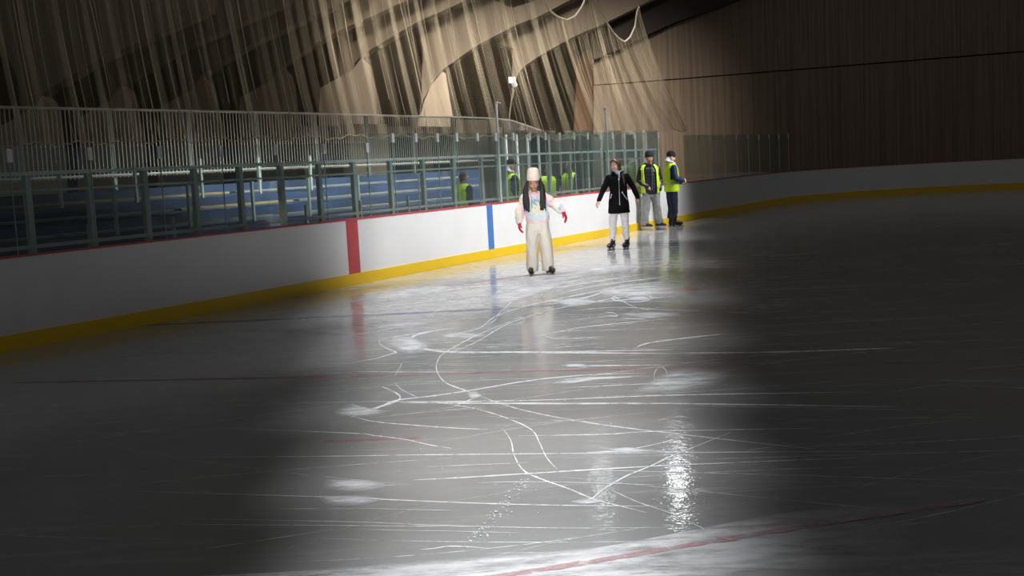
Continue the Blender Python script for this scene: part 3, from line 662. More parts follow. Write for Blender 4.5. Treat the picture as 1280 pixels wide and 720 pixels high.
def head_mat(c, yaw, tilt=0.0): return Matrix.Translation(c) @ Matrix.Rotation(yaw, 4, 'Z') @ Matrix.Rotation(tilt, 4, 'X')
def head(bm, HM, s=1.0):
    def e(c, r_, seg=18):
        b2 = Matrix.Translation(Vector(c)*s) @ Matrix.Diagonal((r_[0]*s, r_[1]*s, r_[2]*s, 1))
        bmesh.ops.create_uvsphere(bm, u_segments=seg, v_segments=seg*2//3, radius=1.0, matrix=HM @ b2)
    e((0, 0.012, 0.030), (0.074, 0.092, 0.088)); e((0, -0.012, -0.030), (0.060, 0.072, 0.078)); e((0, -0.040, -0.082), (0.030, 0.032, 0.026))
    e((0, -0.074, 0.018), (0.050, 0.014, 0.010), 12)                       # brow
    e((0, -0.092, -0.022), (0.0125, 0.016, 0.013), 10); e((0, -0.084, 0.0), (0.008, 0.012, 0.026), 10)   # nose
    for sx in (-1, 1):
        e((sx*0.074, 0.012, -0.006), (0.010, 0.020, 0.031), 10); e((sx*0.036, -0.058, -0.030), (0.024, 0.022, 0.022), 10)
    e((0, -0.080, -0.055), (0.024, 0.012, 0.012), 10)
def face(parent, HM, s=1.0, smile=False, eyes=True, brow=None):
    for sx in (-1, 1):
        bm = bmesh.new(); ell(bm, HM @ (Vector((sx*0.030, -0.073, 0.002))*s), (0.0125*s, 0.010*s, 0.0058*s), None, 10); e = obj('eye', bm, M['eyewhite'], parent, True)
        bm = bmesh.new(); ell(bm, HM @ (Vector((sx*0.030, -0.079, 0.002))*s), (0.0060*s, 0.0050*s, 0.0055*s), None, 8); obj('iris', bm, M['iris'], e, True)
        bm = bmesh.new(); tube(bm, [HM @ (Vector((sx*x, -0.085+x*0.25, z))*s) for x, z in ((0.012, 0.022), (0.030, 0.027), (0.048, 0.020))], 0.004*s, 6); obj('eyebrow', bm, brow or M['brow'], parent, True)
    bm = bmesh.new(); tube(bm, [HM @ (Vector((x, -0.091+abs(x)*0.35, z))*s) for x, z in ((-0.024, -0.050 if smile else -0.056), (-0.01, -0.056), (0.01, -0.056), (0.024, -0.050 if smile else -0.056))], 0.006*s, 6)
    obj('lips', bm, M['lips'], parent, True)
def body(parent, J, HM, skin, hs=1.0, fingers=True, vox=0.0075, hr=1.0):
    """one continuous body: head, neck, torso, tapering limbs, hands"""
    bm = bmesh.new(); head(bm, HM, hs); hc = HM.translation
    nb = Vector(J['neck']); limb(bm, [(nb.x, nb.y, nb.z-0.05, 0.055), (*nb, 0.048), (hc.x, hc.y+0.015, hc.z-0.05, 0.046)])
    hp = Vector(J['hip']); ch = (nb*0.68+hp*0.32)
    zloft(bm, [(hp.z-0.09, hp.x, hp.y, 0.09, 0.07), (hp.z-0.04, hp.x, hp.y, 0.14, 0.09), (hp.z+0.05, hp.x, hp.y, 0.145, 0.095), (hp.z+0.16, hp.x, hp.y, 0.115, 0.08), (ch.z, ch.x, ch.y, 0.14, 0.095), (nb.z-0.09, nb.x, nb.y, 0.15, 0.085), (nb.z-0.03, nb.x, nb.y, 0.07, 0.055)])
    for sd in ('l', 'r'):
        S, E_, W = (Vector(J[k+sd]) for k in ('sh', 'el', 'wr')); limb(bm, [(*S, 0.048), (*(S*.5+E_*.5), 0.042), (*E_, 0.034), (*(E_*.6+W*.4), 0.032), (*W, 0.023)])
        if fingers:
            d = (W-E_).normalized(); hd = J.get('hd'+sd, d); hand(bm, W, hd, J.get('pn'+sd, (0, 1, 0)), J.get('th'+sd, 1 if sd == 'r' else -1), hr)
        H_, K, A = (Vector(J[k+sd]) for k in ('hp', 'kn', 'an')); limb(bm, [(*H_, 0.078), (*(H_*.5+K*.5), 0.064), (*K, 0.048), (*(K*.6+A*.4), 0.047), (*A, 0.032)])
        limb(bm, [(A.x, A.y+0.02, A.z-0.02, 0.03), (A.x, A.y-0.05, A.z-0.05, 0.026)])
    return obj('body', fuse(bm, vox, 3), skin, parent, True)
def skate(parent, ax, ay, yaw, boot, sole, size=1.0, shaft=0.27, blade_h=0.05, solid=False):
    T = Matrix.Translation((ax, ay, 0)) @ Matrix.Rotation(yaw, 4, 'Z') @ Matrix.Diagonal((size, size, 1, 1))
    bm = bmesh.new(); z0 = blade_h+0.012
    loft(bm, [((0, 0.085, z0+0.035), (0.020, 0, 0), (0, 0, 0.032)), ((0, 0.07, z0+0.045), (0.036, 0, 0), (0, 0, 0.045)), ((0, 0.02, z0+0.055), (0.038, 0, 0), (0, 0, 0.055)), ((0, -0.05, z0+0.048), (0.042, 0, 0), (0, 0, 0.048)),
              ((0, -0.11, z0+0.036), (0.046, 0, 0), (0, 0, 0.036)), ((0, -0.15, z0+0.030), (0.040, 0, 0), (0, 0, 0.030)), ((0, -0.175, z0+0.026), (0.018, 0, 0), (0, 0, 0.018))], 16)
    zloft(bm, [(z0+0.02, 0, 0.025, 0.036, 0.052), (z0+0.09, 0, 0.022, 0.040, 0.056), (z0+0.15, 0, 0.028, 0.046, 0.058), (shaft, 0, 0.034, 0.052, 0.062)], 16)
    bm.transform(T); b = obj('skate_boot', fuse(bm, 0.006, 3), boot, parent, True)
    bm = bmesh.new()
    loft(bm, [((0, 0, z), (0.040, 0, 0), (0, 0.135, 0)) for z in (z0-0.012, z0+0.006)], 20); bm.transform(Matrix.Translation((0, -0.045, 0))); 
    for y in (0.045, -0.115): zloft(bm, [(0.018, 0, y, 0.008, 0.022), (z0, 0, y, 0.018, 0.036)], 10)
    if solid: loft(bm, [((0, -0.045, z), (w_, 0, 0), (0, l_, 0)) for z, w_, l_ in ((0.016, 0.010, 0.12), (0.03, 0.02, 0.135), (z0+0.012, 0.043, 0.140))], 16)
    bm.transform(T); obj('sole_and_holder', bm, sole, b)
    bm = bmesh.new(); pts = [(0.105, 0.010), (0.095, 0.0), (-0.185, 0.0), (-0.200, 0.012), (-0.190, 0.026), (0.105, 0.026)]
    f0 = [bm.verts.new((-0.003, y, z)) for y, z in pts]; f1 = [bm.verts.new((0.003, y, z)) for y, z in pts]; bm.faces.new(f0); bm.faces.new(f1[::-1])
    for k in range(len(pts)): bm.faces.new((f0[k], f0[(k+1) % len(pts)], f1[(k+1) % len(pts)], f1[k]))
    bm.transform(T); obj('blade', bm, M['blade'], b)
    bm = bmesh.new()
    for k in range(6):
        t = k/5; y = -0.095+0.065*t; z = z0+0.078+0.030*t if k < 3 else z0+0.10+0.035*(k-2); y = y if k < 3 else -0.036+0.004*k
        tube(bm, [(-0.028, y+0.012, z-0.012), (0, y-0.006, z), (0.028, y+0.012, z-0.012)], 0.0035, 5)
    bm.transform(T); obj('laces', bm, M['lace'], b)
    return b
def sleeve(bm, J, sd, r0, r1, r2, ext=1.0, bell=0.0):
    S, E_, W = (Vector(J[k+sd]) for k in ('sh', 'el', 'wr')); W2 = E_+(W-E_)*ext
    limb(bm, [(*S, r0), (*(S*.5+E_*.5), (r0+r1)/2), (*E_, r1), (*(E_*.5+W2*.5), (r1+r2)/2+bell), (*W2, r2)])
def arcshell(bm, rows, a0, a1, th=0.012, n=28):
    """rows (z,cx,cy,rx,ry), open shell between angles a0..a1 measured from the front (-y), solid thickness"""
    def ring(row, e):
        z, cx, cy, rx, ry = row; return [bm.verts.new((cx+(rx+e)*math.sin(a0+(a1-a0)*k/n), cy-(ry+e)*math.cos(a0+(a1-a0)*k/n), z)) for k in range(n+1)]
    O = [ring(r_, th) for r_ in rows]; I = [ring(r_, 0) for r_ in rows]
    for A, fl in ((O, 0), (I, 1)):
        for i in range(len(A)-1):
            for k in range(n):
                q = (A[i][k], A[i][k+1], A[i+1][k+1], A[i+1][k]); bm.faces.new(q if not fl else q[::-1])
    for i in range(len(O)-1):
        for k in (0, n): bm.faces.new((O[i][k], O[i+1][k], I[i+1][k], I[i][k]))
    for i in (0, len(O)-1):
        for k in range(n): bm.faces.new((O[i][k], O[i][k+1], I[i][k+1], I[i][k]))
def trouser(bm, hip, legs, ry=0.10):
    """legs: list of rows (z,cx,cy,rx,ry)"""
    zloft(bm, hip, 22)
    for rows in legs: zloft(bm, rows, 18)

# ---- 1. girl in tie-dye hoodie --------------------------------------------
g = ground(675.5, 343.3)
P1 = thing('person', 'skater in pastel tie-dye hoodie, cream beanie, wide cream trousers and red gloves', 'person', g, 0.0, None, 1.075)
J = dict(neck=(-0.03, 0.0, 1.25), hip=(-0.01, 0, 0.78), shr=(-0.165, 0.0, 1.19), elr=(-0.265, 0.0, 0.99), wrr=(-0.285, -0.03, 0.83), shl=(0.125, 0.0, 1.19), ell=(0.265, 0.02, 1.07), wrl=(0.395, -0.02, 0.955),
         hpr=(-0.10, 0, 0.74), knr=(-0.12, -0.01, 0.42), anr=(-0.115, 0.02, 0.12), hpl=(0.08, 0, 0.74), knl=(0.11, -0.01, 0.42), anl=(0.115, 0.02, 0.12),
         hdr=Vector((-0.03, -0.05, -1)), hdl=Vector((0.42, -0.15, -0.9)), pnr=(1, 0.2, 0), pnl=(-0.8, 0.3, -0.5), thr=1, thl=-1)
HM = head_mat((-0.035, -0.015, 1.405), -0.05, 0.03)
body(P1, J, HM, M['skin_tan'], 1.06)
face(P1, HM, 1.06, smile=True)
bm = bmesh.new()
zloft(bm, [(0.80, 0.0, 0, 0.165, 0.115), (0.815, 0.0, 0, 0.178, 0.125), (0.86, 0.0, 0, 0.185, 0.130), (0.98, -0.01, 0, 0.178, 0.125), (1.10, -0.02, 0, 0.175, 0.118), (1.18, -0.03, 0, 0.165, 0.105), (1.235, -0.03, 0.005, 0.12, 0.085), (1.27, -0.03, 0.01, 0.075, 0.065)], 26)
sleeve(bm, J, 'r', 0.082, 0.072, 0.050, 0.95, 0.01); sleeve(bm, J, 'l', 0.080, 0.070, 0.048, 0.95, 0.012)
W = Vector(J['wrr'])
ell(bm, (-0.03, 0.06, 1.245), (0.115, 0.065, 0.055)); limb(bm, [(-0.12, 0.03, 1.25, 0.035), (-0.09, -0.05, 1.235, 0.030), (-0.03, -0.085, 1.205, 0.026), (0.03, -0.05, 1.235, 0.030), (0.06, 0.03, 1.25, 0.035)])
o = obj('hoodie', crumple(crumple(fuse(bm, 0.0085, 4), 0.022, 8), 0.010, 20, 2.0), M['tiedye'], P1, True)
bm = bmesh.new(); rp = random.Random(5)
for k in range(7):                                   # pale blue scribbled chest print
    cx_, cz_ = -0.03+rp.uniform(-0.03, 0.03), 1.10+rp.uniform(-0.05, 0.045); r_ = rp.uniform(0.018, 0.036)
    tube(bm, [(cx_+r_*math.cos(a/10*2*PI)*1.0, -0.128-0.0*a, cz_+r_*math.sin(a/10*2*PI)*1.1) for a in range(9)], 0.0045, 5)
tag(obj('chest_print', bm, M['print'], o), 'blue looping chest print')
bm = bmesh.new(); tube(bm, [(-0.075, -0.115, 1.21), (-0.085, -0.135, 1.12), (-0.083, -0.138, 1.02)], 0.004, 5); tube(bm, [(0.0, -0.115, 1.21), (0.03, -0.135, 1.12), (0.05, -0.138, 1.03)], 0.004, 5); obj('drawstrings', bm, M['string'], o)
bm = bmesh.new(); tube(bm, [Vector(J['wrl'])+Vector((x, -0.055, z)) for x, z in ((-0.075, 0.05), (-0.055, 0.07), (-0.035, 0.05), (-0.06, 0.03))], 0.004, 5); obj('cuff_print', bm, M['print'], o)
bm = bmesh.new()
trouser(bm, [(0.64, 0.0, 0, 0.09, 0.09), (0.70, 0.0, 0, 0.182, 0.118), (0.78, 0.0, 0, 0.180, 0.118), (0.86, 0, 0, 0.160, 0.105)],
  [[(0.76, -0.085, 0, 0.095, 0.105), (0.66, -0.100, 0, 0.097, 0.108), (0.5, -0.108, 0, 0.095, 0.102), (0.35, -0.112, 0, 0.092, 0.097), (0.2, -0.118, 0, 0.094, 0.102), (0.085, -0.118, 0.005, 0.094, 0.115), (0.055, -0.116, 0.01, 0.088, 0.112)],
   [(0.76, 0.075, 0, 0.095, 0.105), (0.66, 0.092, 0, 0.093, 0.108), (0.5, 0.103, 0, 0.093, 0.102), (0.35, 0.113, 0, 0.090, 0.097), (0.2, 0.122, 0, 0.092, 0.102), (0.085, 0.124, 0.005, 0.090, 0.115), (0.062, 0.122, 0.01, 0.084, 0.112)]])
obj('trousers', crumple(crumple(fuse(bm, 0.0085, 3), 0.014, 8, 3.0, 0.45), 0.010, 22, 1.0, 0.35), M['pants_cream'], P1, True)
bm = bmesh.new()                                     # beanie with folded brim
loft(bm, [(HM @ Vector((0, y, z)), HM.to_3x3() @ Vector((rx, 0, 0)), HM.to_3x3() @ Vector((0, ry, 0))) for z, y, rx, ry in ((0.042, 0.0, 0.090, 0.108), (0.052, 0, 0.100, 0.118), (0.115, 0.004, 0.101, 0.118), (0.126, 0.004, 0.095, 0.112), (0.17, 0.010, 0.093, 0.107), (0.205, 0.016, 0.087, 0.099), (0.230, 0.020, 0.073, 0.082), (0.244, 0.022, 0.045, 0.052))], 26)
obj('beanie', fuse(bm, 0.007, 2), M['beanie'], P1, True)
for sx, tip in ((-1, (-0.155, -0.12, 0.985)), (1, (0.085, -0.12, 1.0))):      # long black hair over the shoulders
    bm = bmesh.new(); rh = random.Random(sx+9)
    c0 = HM @ Vector((sx*0.088, 0.012, 0.050))
    for k in range(26):
        a = c0+Vector((rh.uniform(-0.008, 0.008), rh.uniform(-0.04, 0.05), rh.uniform(-0.02, 0.02))); t = Vector(tip)+Vector((rh.uniform(-0.045, 0.045), rh.uniform(-0.01, 0.012), rh.uniform(-0.02, 0.13)))
        m1 = a*0.62+t*0.38+Vector((sx*(0.026+rh.uniform(-.016, .016)), -0.035, 0.02)); m2 = a*0.3+t*0.7+Vector((sx*0.018+rh.uniform(-.012, .012), -0.03, 0))
        limb(bm, [(*a, 0.015), (*m1, 0.020), (*m2, 0.017), (*t, 0.006)], 8)
    obj('hair', fuse(bm, 0.006, 4), M['blackhair'], P1, True)
bm = bmesh.new(); ell(bm, HM @ Vector((0, 0.04, -0.01)), (0.078, 0.068, 0.11)); obj('hair', fuse(bm, 0.008, 1), M['blackhair'], P1, True)
for sd in ('r', 'l'):
    bm = bmesh.new(); W = Vector(J['wr'+sd]); E_ = Vector(J['el'+sd]); hand(bm, W, J['hd'+sd], J['pn'+sd], J['th'+sd], 1.16, 0.38, 0.0095)
    limb(bm, [(*(W+(E_-W).normalized()*0.05), 0.036), (*(W+Vector(J['hd'+sd]).normalized()*0.02), 0.034)]); tag(obj('glove', fuse(bm, 0.006, 1), M['glove'], P1, True), 'red knitted glove')
skate(P1, -0.125, -0.035, -0.25, M['bootbrown'], M['bootblack'], 0.88, 0.20, 0.035); skate(P1, 0.135, -0.035, 0.5, M['bootbrown'], M['bootblack'], 0.92, 0.20, 0.035)

# ---- 2. woman in black coat ------------------------------------------------
g = ground(774.5, 311.5)
P2 = thing('person', 'skater in black zip coat and white trousers, arms held out, brown braid', 'person', g, 0.0, None, 1.085)
J = dict(neck=(0.02, 0.0, 1.44), hip=(0.02, 0, 0.90), shr=(-0.150, 0.0, 1.355), elr=(-0.255, 0.03, 1.13), wrr=(-0.355, -0.02, 0.94), shl=(0.185, 0.0, 1.36), ell=(0.31, 0.03, 1.16), wrl=(0.385, -0.02, 0.945),
         hpr=(-0.075, 0, 0.86), knr=(-0.11, -0.02, 0.48), anr=(-0.125, 0.02, 0.13), hpl=(0.11, 0, 0.86), knl=(0.125, -0.01, 0.48), anl=(0.14, 0.02, 0.13),
         hdr=Vector((-0.45, -0.1, -0.9)), hdl=Vector((0.25, -0.1, -0.9)), pnr=(0.7, 0.5, -0.4), pnl=(-0.7, 0.5, -0.3), thr=1, thl=-1)
HM = head_mat((-0.015, -0.02, 1.575), -0.75, 0.08)
body(P2, J, HM, M['skin_pale'], 1.0)
face(P2, HM, 1.0, smile=True)
bm = bmesh.new()
zloft(bm, [(0.68, 0.02, 0, 0.195, 0.150), (0.69, 0.02, 0, 0.207, 0.158), (0.80, 0.022, 0, 0.200, 0.150), (0.95, 0.022, 0, 0.185, 0.135), (1.08, 0.022, 0, 0.160, 0.115), (1.22, 0.02, 0, 0.172, 0.120), (1.34, 0.02, 0, 0.185, 0.115), (1.41, 0.02, 0.005, 0.135, 0.09), (1.455, 0.02, 0.012, 0.08, 0.07)], 28)
sleeve(bm, J, 'r', 0.064, 0.056, 0.040, 0.97); sleeve(bm, J, 'l', 0.064, 0.056, 0.040, 0.97)
limb(bm, [(-0.07, -0.02, 1.45, 0.032), (-0.04, -0.07, 1.43, 0.030)]); limb(bm, [(0.11, -0.02, 1.45, 0.032), (0.08, -0.07, 1.43, 0.030)]); ell(bm, (0.02, 0.055, 1.455), (0.10, 0.04, 0.045))
o = obj('coat', crumple(fuse(bm, 0.009, 3), 0.012, 8), M['coat'], P2, True)
bm = bmesh.new(); tube(bm, [(0.03, -0.118, 1.36), (0.03, -0.130, 1.25), (0.028, -0.128, 1.10), (0.026, -0.146, 0.95), (0.024, -0.158, 0.84)], 0.0075, 6); obj('zip', bm, M['zip'], o)
bm = bmesh.new(); zloft(bm, [(1.30, 0.03, -0.128, 0.005, 0.006), (1.315, 0.03, -0.132, 0.016, 0.008), (1.345, 0.03, -0.128, 0.008, 0.008)], 8); obj('zip_pull', bm, M['zipsilver'], o)
bm = bmesh.new(); tube(bm, [(0.085, -0.140, 1.065), (0.125, -0.143, 1.0), (0.175, -0.132, 0.93)], 0.006, 6); ell(bm, (0.083, -0.145, 1.07), (0.013, 0.008, 0.016)); tube(bm, [(-0.115, -0.118, 1.05), (-0.14, -0.128, 0.97)], 0.006, 6); obj('pocket_zip', bm, M['zipsilver'], o)
bm = bmesh.new(); limb(bm, [(-0.05, -0.02, 1.47, 0.028), (0.0, -0.075, 1.44, 0.030), (0.05, -0.07, 1.42, 0.028), (0.09, -0.01, 1.47, 0.028)]); limb(bm, [(0.03, -0.095, 1.43, 0.022), (0.045, -0.105, 1.36, 0.018)]); obj('scarf', fuse(bm, 0.007, 1), M['scarf'], P2, True)
bm = bmesh.new()
trouser(bm, [(0.66, 0.02, 0, 0.15, 0.09), (0.80, 0.02, 0, 0.16, 0.11), (0.92, 0.02, 0, 0.14, 0.10)],
  [[(0.80, -0.07, 0, 0.088, 0.10), (0.66, -0.09, 0, 0.084, 0.095), (0.48, -0.108, -0.02, 0.070, 0.080), (0.34, -0.112, -0.005, 0.066, 0.078), (0.22, -0.12, 0.02, 0.055, 0.065), (0.17, -0.125, 0.025, 0.052, 0.060)],
   [(0.80, 0.11, 0, 0.088, 0.10), (0.66, 0.118, 0, 0.084, 0.095), (0.48, 0.125, -0.02, 0.070, 0.080), (0.34, 0.130, -0.005, 0.066, 0.078), (0.22, 0.136, 0.02, 0.055, 0.065), (0.17, 0.14, 0.025, 0.052, 0.060)]])
obj('trousers', crumple(fuse(bm, 0.009, 3), 0.015, 15, 1.0, 1.6), M['pants_white'], P2, True)
bm = bmesh.new(); R3 = HM.to_3x3()                   # brown hair swept back with a side braid
ell(bm, HM @ Vector((0, 0.038, 0.045)), (0.086, 0.082, 0.088), R3.to_4x4()); ell(bm, HM @ Vector((0, 0.06, -0.02)), (0.080, 0.060, 0.09), R3.to_4x4())
for sx in (-1, 1): limb(bm, [(*(HM @ Vector((0, -0.060, 0.108))), 0.016), (*(HM @ Vector((sx*0.055, -0.045, 0.080))), 0.020), (*(HM @ Vector((sx*0.077, 0.0, 0.02))), 0.022), (*(HM @ Vector((sx*0.070, 0.03, -0.06))), 0.022)], 10)
obj('hair', fuse(bm, 0.0065, 2), M['brownhair'], P2, True)
bm = bmesh.new(); pts = [(0.065, 0.02, 1.53), (0.09, -0.03, 1.47), (0.105, -0.09, 1.41), (0.115, -0.125, 1.33), (0.125, -0.135, 1.26)]
for k in range(14):
    t = k/13*(len(pts)-1); i = min(int(t), len(pts)-2); q = Vector(pts[i]).lerp(Vector(pts[i+1]), t-i); ell(bm, q+Vector((0.008*(-1)**k, 0, 0)), (0.022-0.0007*k, 0.018, 0.022), None, 10)
limb(bm, [(*pts[-1], 0.014), (0.135, -0.14, 1.19, 0.005)], 8)
obj('braid', fuse(bm, 0.005, 1), M['brownhair'], P2, True)
skate(P2, -0.135, 0.0, -0.55, M['bootblack'], M['bootblack'], 1.05, 0.225, 0.04); skate(P2, 0.140, 0.0, -0.45, M['bootblack'], M['bootblack'], 1.05, 0.225, 0.04)

# ---- 3. man in grey trousers with open lime vest ------------------------------
g = ground(815.0, 287.3)
P3 = thing('person', 'man in open lime vest over black quilted jacket, grey trousers and dark beanie', 'person', g, 0.0, None, 1.13)
J = dict(neck=(0.0, 0.0, 1.47), hip=(0.01, 0, 0.90), shr=(-0.19, 0.0, 1.38), elr=(-0.245, 0.03, 1.12), wrr=(-0.09, -0.13, 0.97), shl=(0.17, 0.0, 1.38), ell=(0.225, 0.05, 1.12), wrl=(0.20, -0.07, 0.90),
         hpr=(-0.08, 0, 0.86), knr=(-0.11, -0.02, 0.48), anr=(-0.155, 0.0, 0.13), hpl=(0.10, 0, 0.86), knl=(0.13, -0.01, 0.48), anl=(0.175, 0.02, 0.13),
         hdr=Vector((0.8, -0.1, -0.4)), hdl=Vector((-0.5, -0.1, -0.8)), pnr=(0, 1, -0.2), pnl=(-0.4, 1, 0), thr=1, thl=-1)
HM = head_mat((0.0, -0.02, 1.605), 0.35, -0.12)
body(P3, J, HM, M['skin_red'], 1.0)
face(P3, HM, 1.0)
bm = bmesh.new()
tors = [(0.80, 0.01, 0, 0.185, 0.130), (0.815, 0.01, 0, 0.200, 0.140), (0.90, 0.01, 0, 0.200, 0.145), (1.05, 0.0, 0, 0.195, 0.145), (1.20, -0.005, 0, 0.200, 0.140), (1.33, -0.01, 0, 0.200, 0.125), (1.41, -0.01, 0.005, 0.150, 0.095), (1.46, -0.005, 0.01, 0.085, 0.075)]
zloft(bm, tors, 28); sleeve(bm, J, 'r', 0.068, 0.068, 0.052, 0.98); sleeve(bm, J, 'l', 0.068, 0.066, 0.050, 0.98)
limb(bm, [(-0.09, 0.02, 1.475, 0.032), (-0.05, -0.06, 1.455, 0.030), (0.03, -0.06, 1.45, 0.030), (0.08, 0.02, 1.475, 0.032), (0.0, 0.075, 1.48, 0.034)])
me = fuse(bm, 0.009, 3)
for v, n in [(v, v.normal.copy()) for v in me.vertices]: v.co += n*(0.007*abs(math.sin(v.co.z*PI/0.07))-0.004)     # quilting
o = obj('quilted_jacket', me, M['puffer'], P3, True)
bm = bmesh.new(); tube(bm, [(0.035, -0.098, 1.44), (0.035, -0.138, 1.30), (0.03, -0.155, 1.1), (0.02, -0.158, 0.9)], 0.006, 6); obj('zip', bm, M['zip'], o)
bm = bmesh.new(); arcshell(bm, [(z, cx, cy, rx*0.99, ry+0.006) for z, cx, cy, rx, ry in [(0.84, 0.01, 0, 0.200, 0.142), (1.0, 0.0, 0, 0.198, 0.146), (1.2, 0, 0, 0.202, 0.142), (1.33, -0.005, 0, 0.185, 0.125), (1.42, 0, 0, 0.13, 0.09)]], 0.10, 0.34, 0.006, 8)
obj('jacket_placket', bm, M['navy'], o)
bm = bmesh.new()
vr = [(0.83, 0.005, 0, 0.218, 0.158), (0.95, 0.005, 0, 0.222, 0.166), (1.08, 0.0, 0, 0.224, 0.168), (1.2, -0.005, 0, 0.226, 0.164), (1.30, -0.008, 0, 0.232, 0.152), (1.36, -0.01, 0, 0.228, 0.135), (1.42, -0.01, 0.005, 0.185, 0.115), (1.465, -0.008, 0.01, 0.12, 0.095)]
arcshell(bm, vr, 0.62, 2*PI-0.62, 0.010, 48)
dl = []
for f in bm.faces:                                   # arm holes
    c = f.calc_center_median()
    if abs(c.x) > 0.14 and 1.12 < c.z < 1.385 and -0.095 < c.y < 0.10: dl.append(f)
bmesh.ops.delete(bm, geom=dl, context='FACES')
v = obj('hi_vis_vest', bm, M['lime'], P3)
bm = bmesh.new(); arcshell(bm, [(0.92, 0.005, 0, 0.233, 0.177), (0.97, 0.005, 0, 0.234, 0.178)], 0.62, 2*PI-0.62, 0.003, 40); obj('reflective_band', bm, M['limestripe'], v)
bm = bmesh.new(); tube(bm, [(-0.165, -0.118, 1.40), (-0.155, -0.150, 1.28), (-0.155, -0.160, 1.1)], 0.010, 6); obj('reflective_band', bm, M['limestripe'], v)
bm = bmesh.new()
trouser(bm, [(0.74, 0.01, 0, 0.12, 0.10), (0.80, 0.01, 0, 0.185, 0.12), (0.92, 0.01, 0, 0.165, 0.11)],
  [[(0.84, -0.085, 0, 0.105, 0.115), (0.66, -0.10, 0, 0.103, 0.110), (0.48, -0.125, -0.01, 0.095, 0.100), (0.3, -0.145, 0, 0.090, 0.098), (0.15, -0.16, 0.01, 0.090, 0.105), (0.10, -0.162, 0.015, 0.086, 0.105)],
   [(0.84, 0.10, 0, 0.105, 0.115), (0.66, 0.112, 0, 0.100, 0.110), (0.48, 0.130, -0.01, 0.090, 0.100), (0.3, 0.15, 0, 0.084, 0.098), (0.17, 0.17, 0.015, 0.084, 0.105), (0.125, 0.175, 0.02, 0.080, 0.105)]])
obj('trousers', crumple(crumple(fuse(bm, 0.009, 3), 0.026, 9, 5.0, 0.5), 0.012, 24, 1.0, 0.7), M['pants_grey'], P3, True)
def beanie(parent, HM, m, h_=0.15, name='beanie'):
    bm = bmesh.new(); R3 = HM.to_3x3()
    loft(bm, [(HM @ Vector((0, y, z)), R3 @ Vector((rx, 0, 0)), R3 @ Vector((0, ry, 0))) for z, y, rx, ry in ((0.025, 0.004, 0.082, 0.102), (0.035, 0.004, 0.088, 0.108), (0.075, 0.006, 0.088, 0.106), (0.085, 0.008, 0.084, 0.101), (h_*0.8, 0.012, 0.078, 0.090), (h_, 0.014, 0.055, 0.062), (h_+0.012, 0.014, 0.02, 0.02))], 24)
    return obj(name, fuse(bm, 0.008, 1), m, parent, True)
beanie(P3, HM, M['blackknit'], 0.165)
skate(P3, -0.155, -0.015, 0.85, M['bootblack'], M['whiteplastic'], 1.15, 0.16, 0.06, True); skate(P3, 0.175, 0.0, 0.75, M['bootblack'], M['whiteplastic'], 1.1, 0.18, 0.06, True)

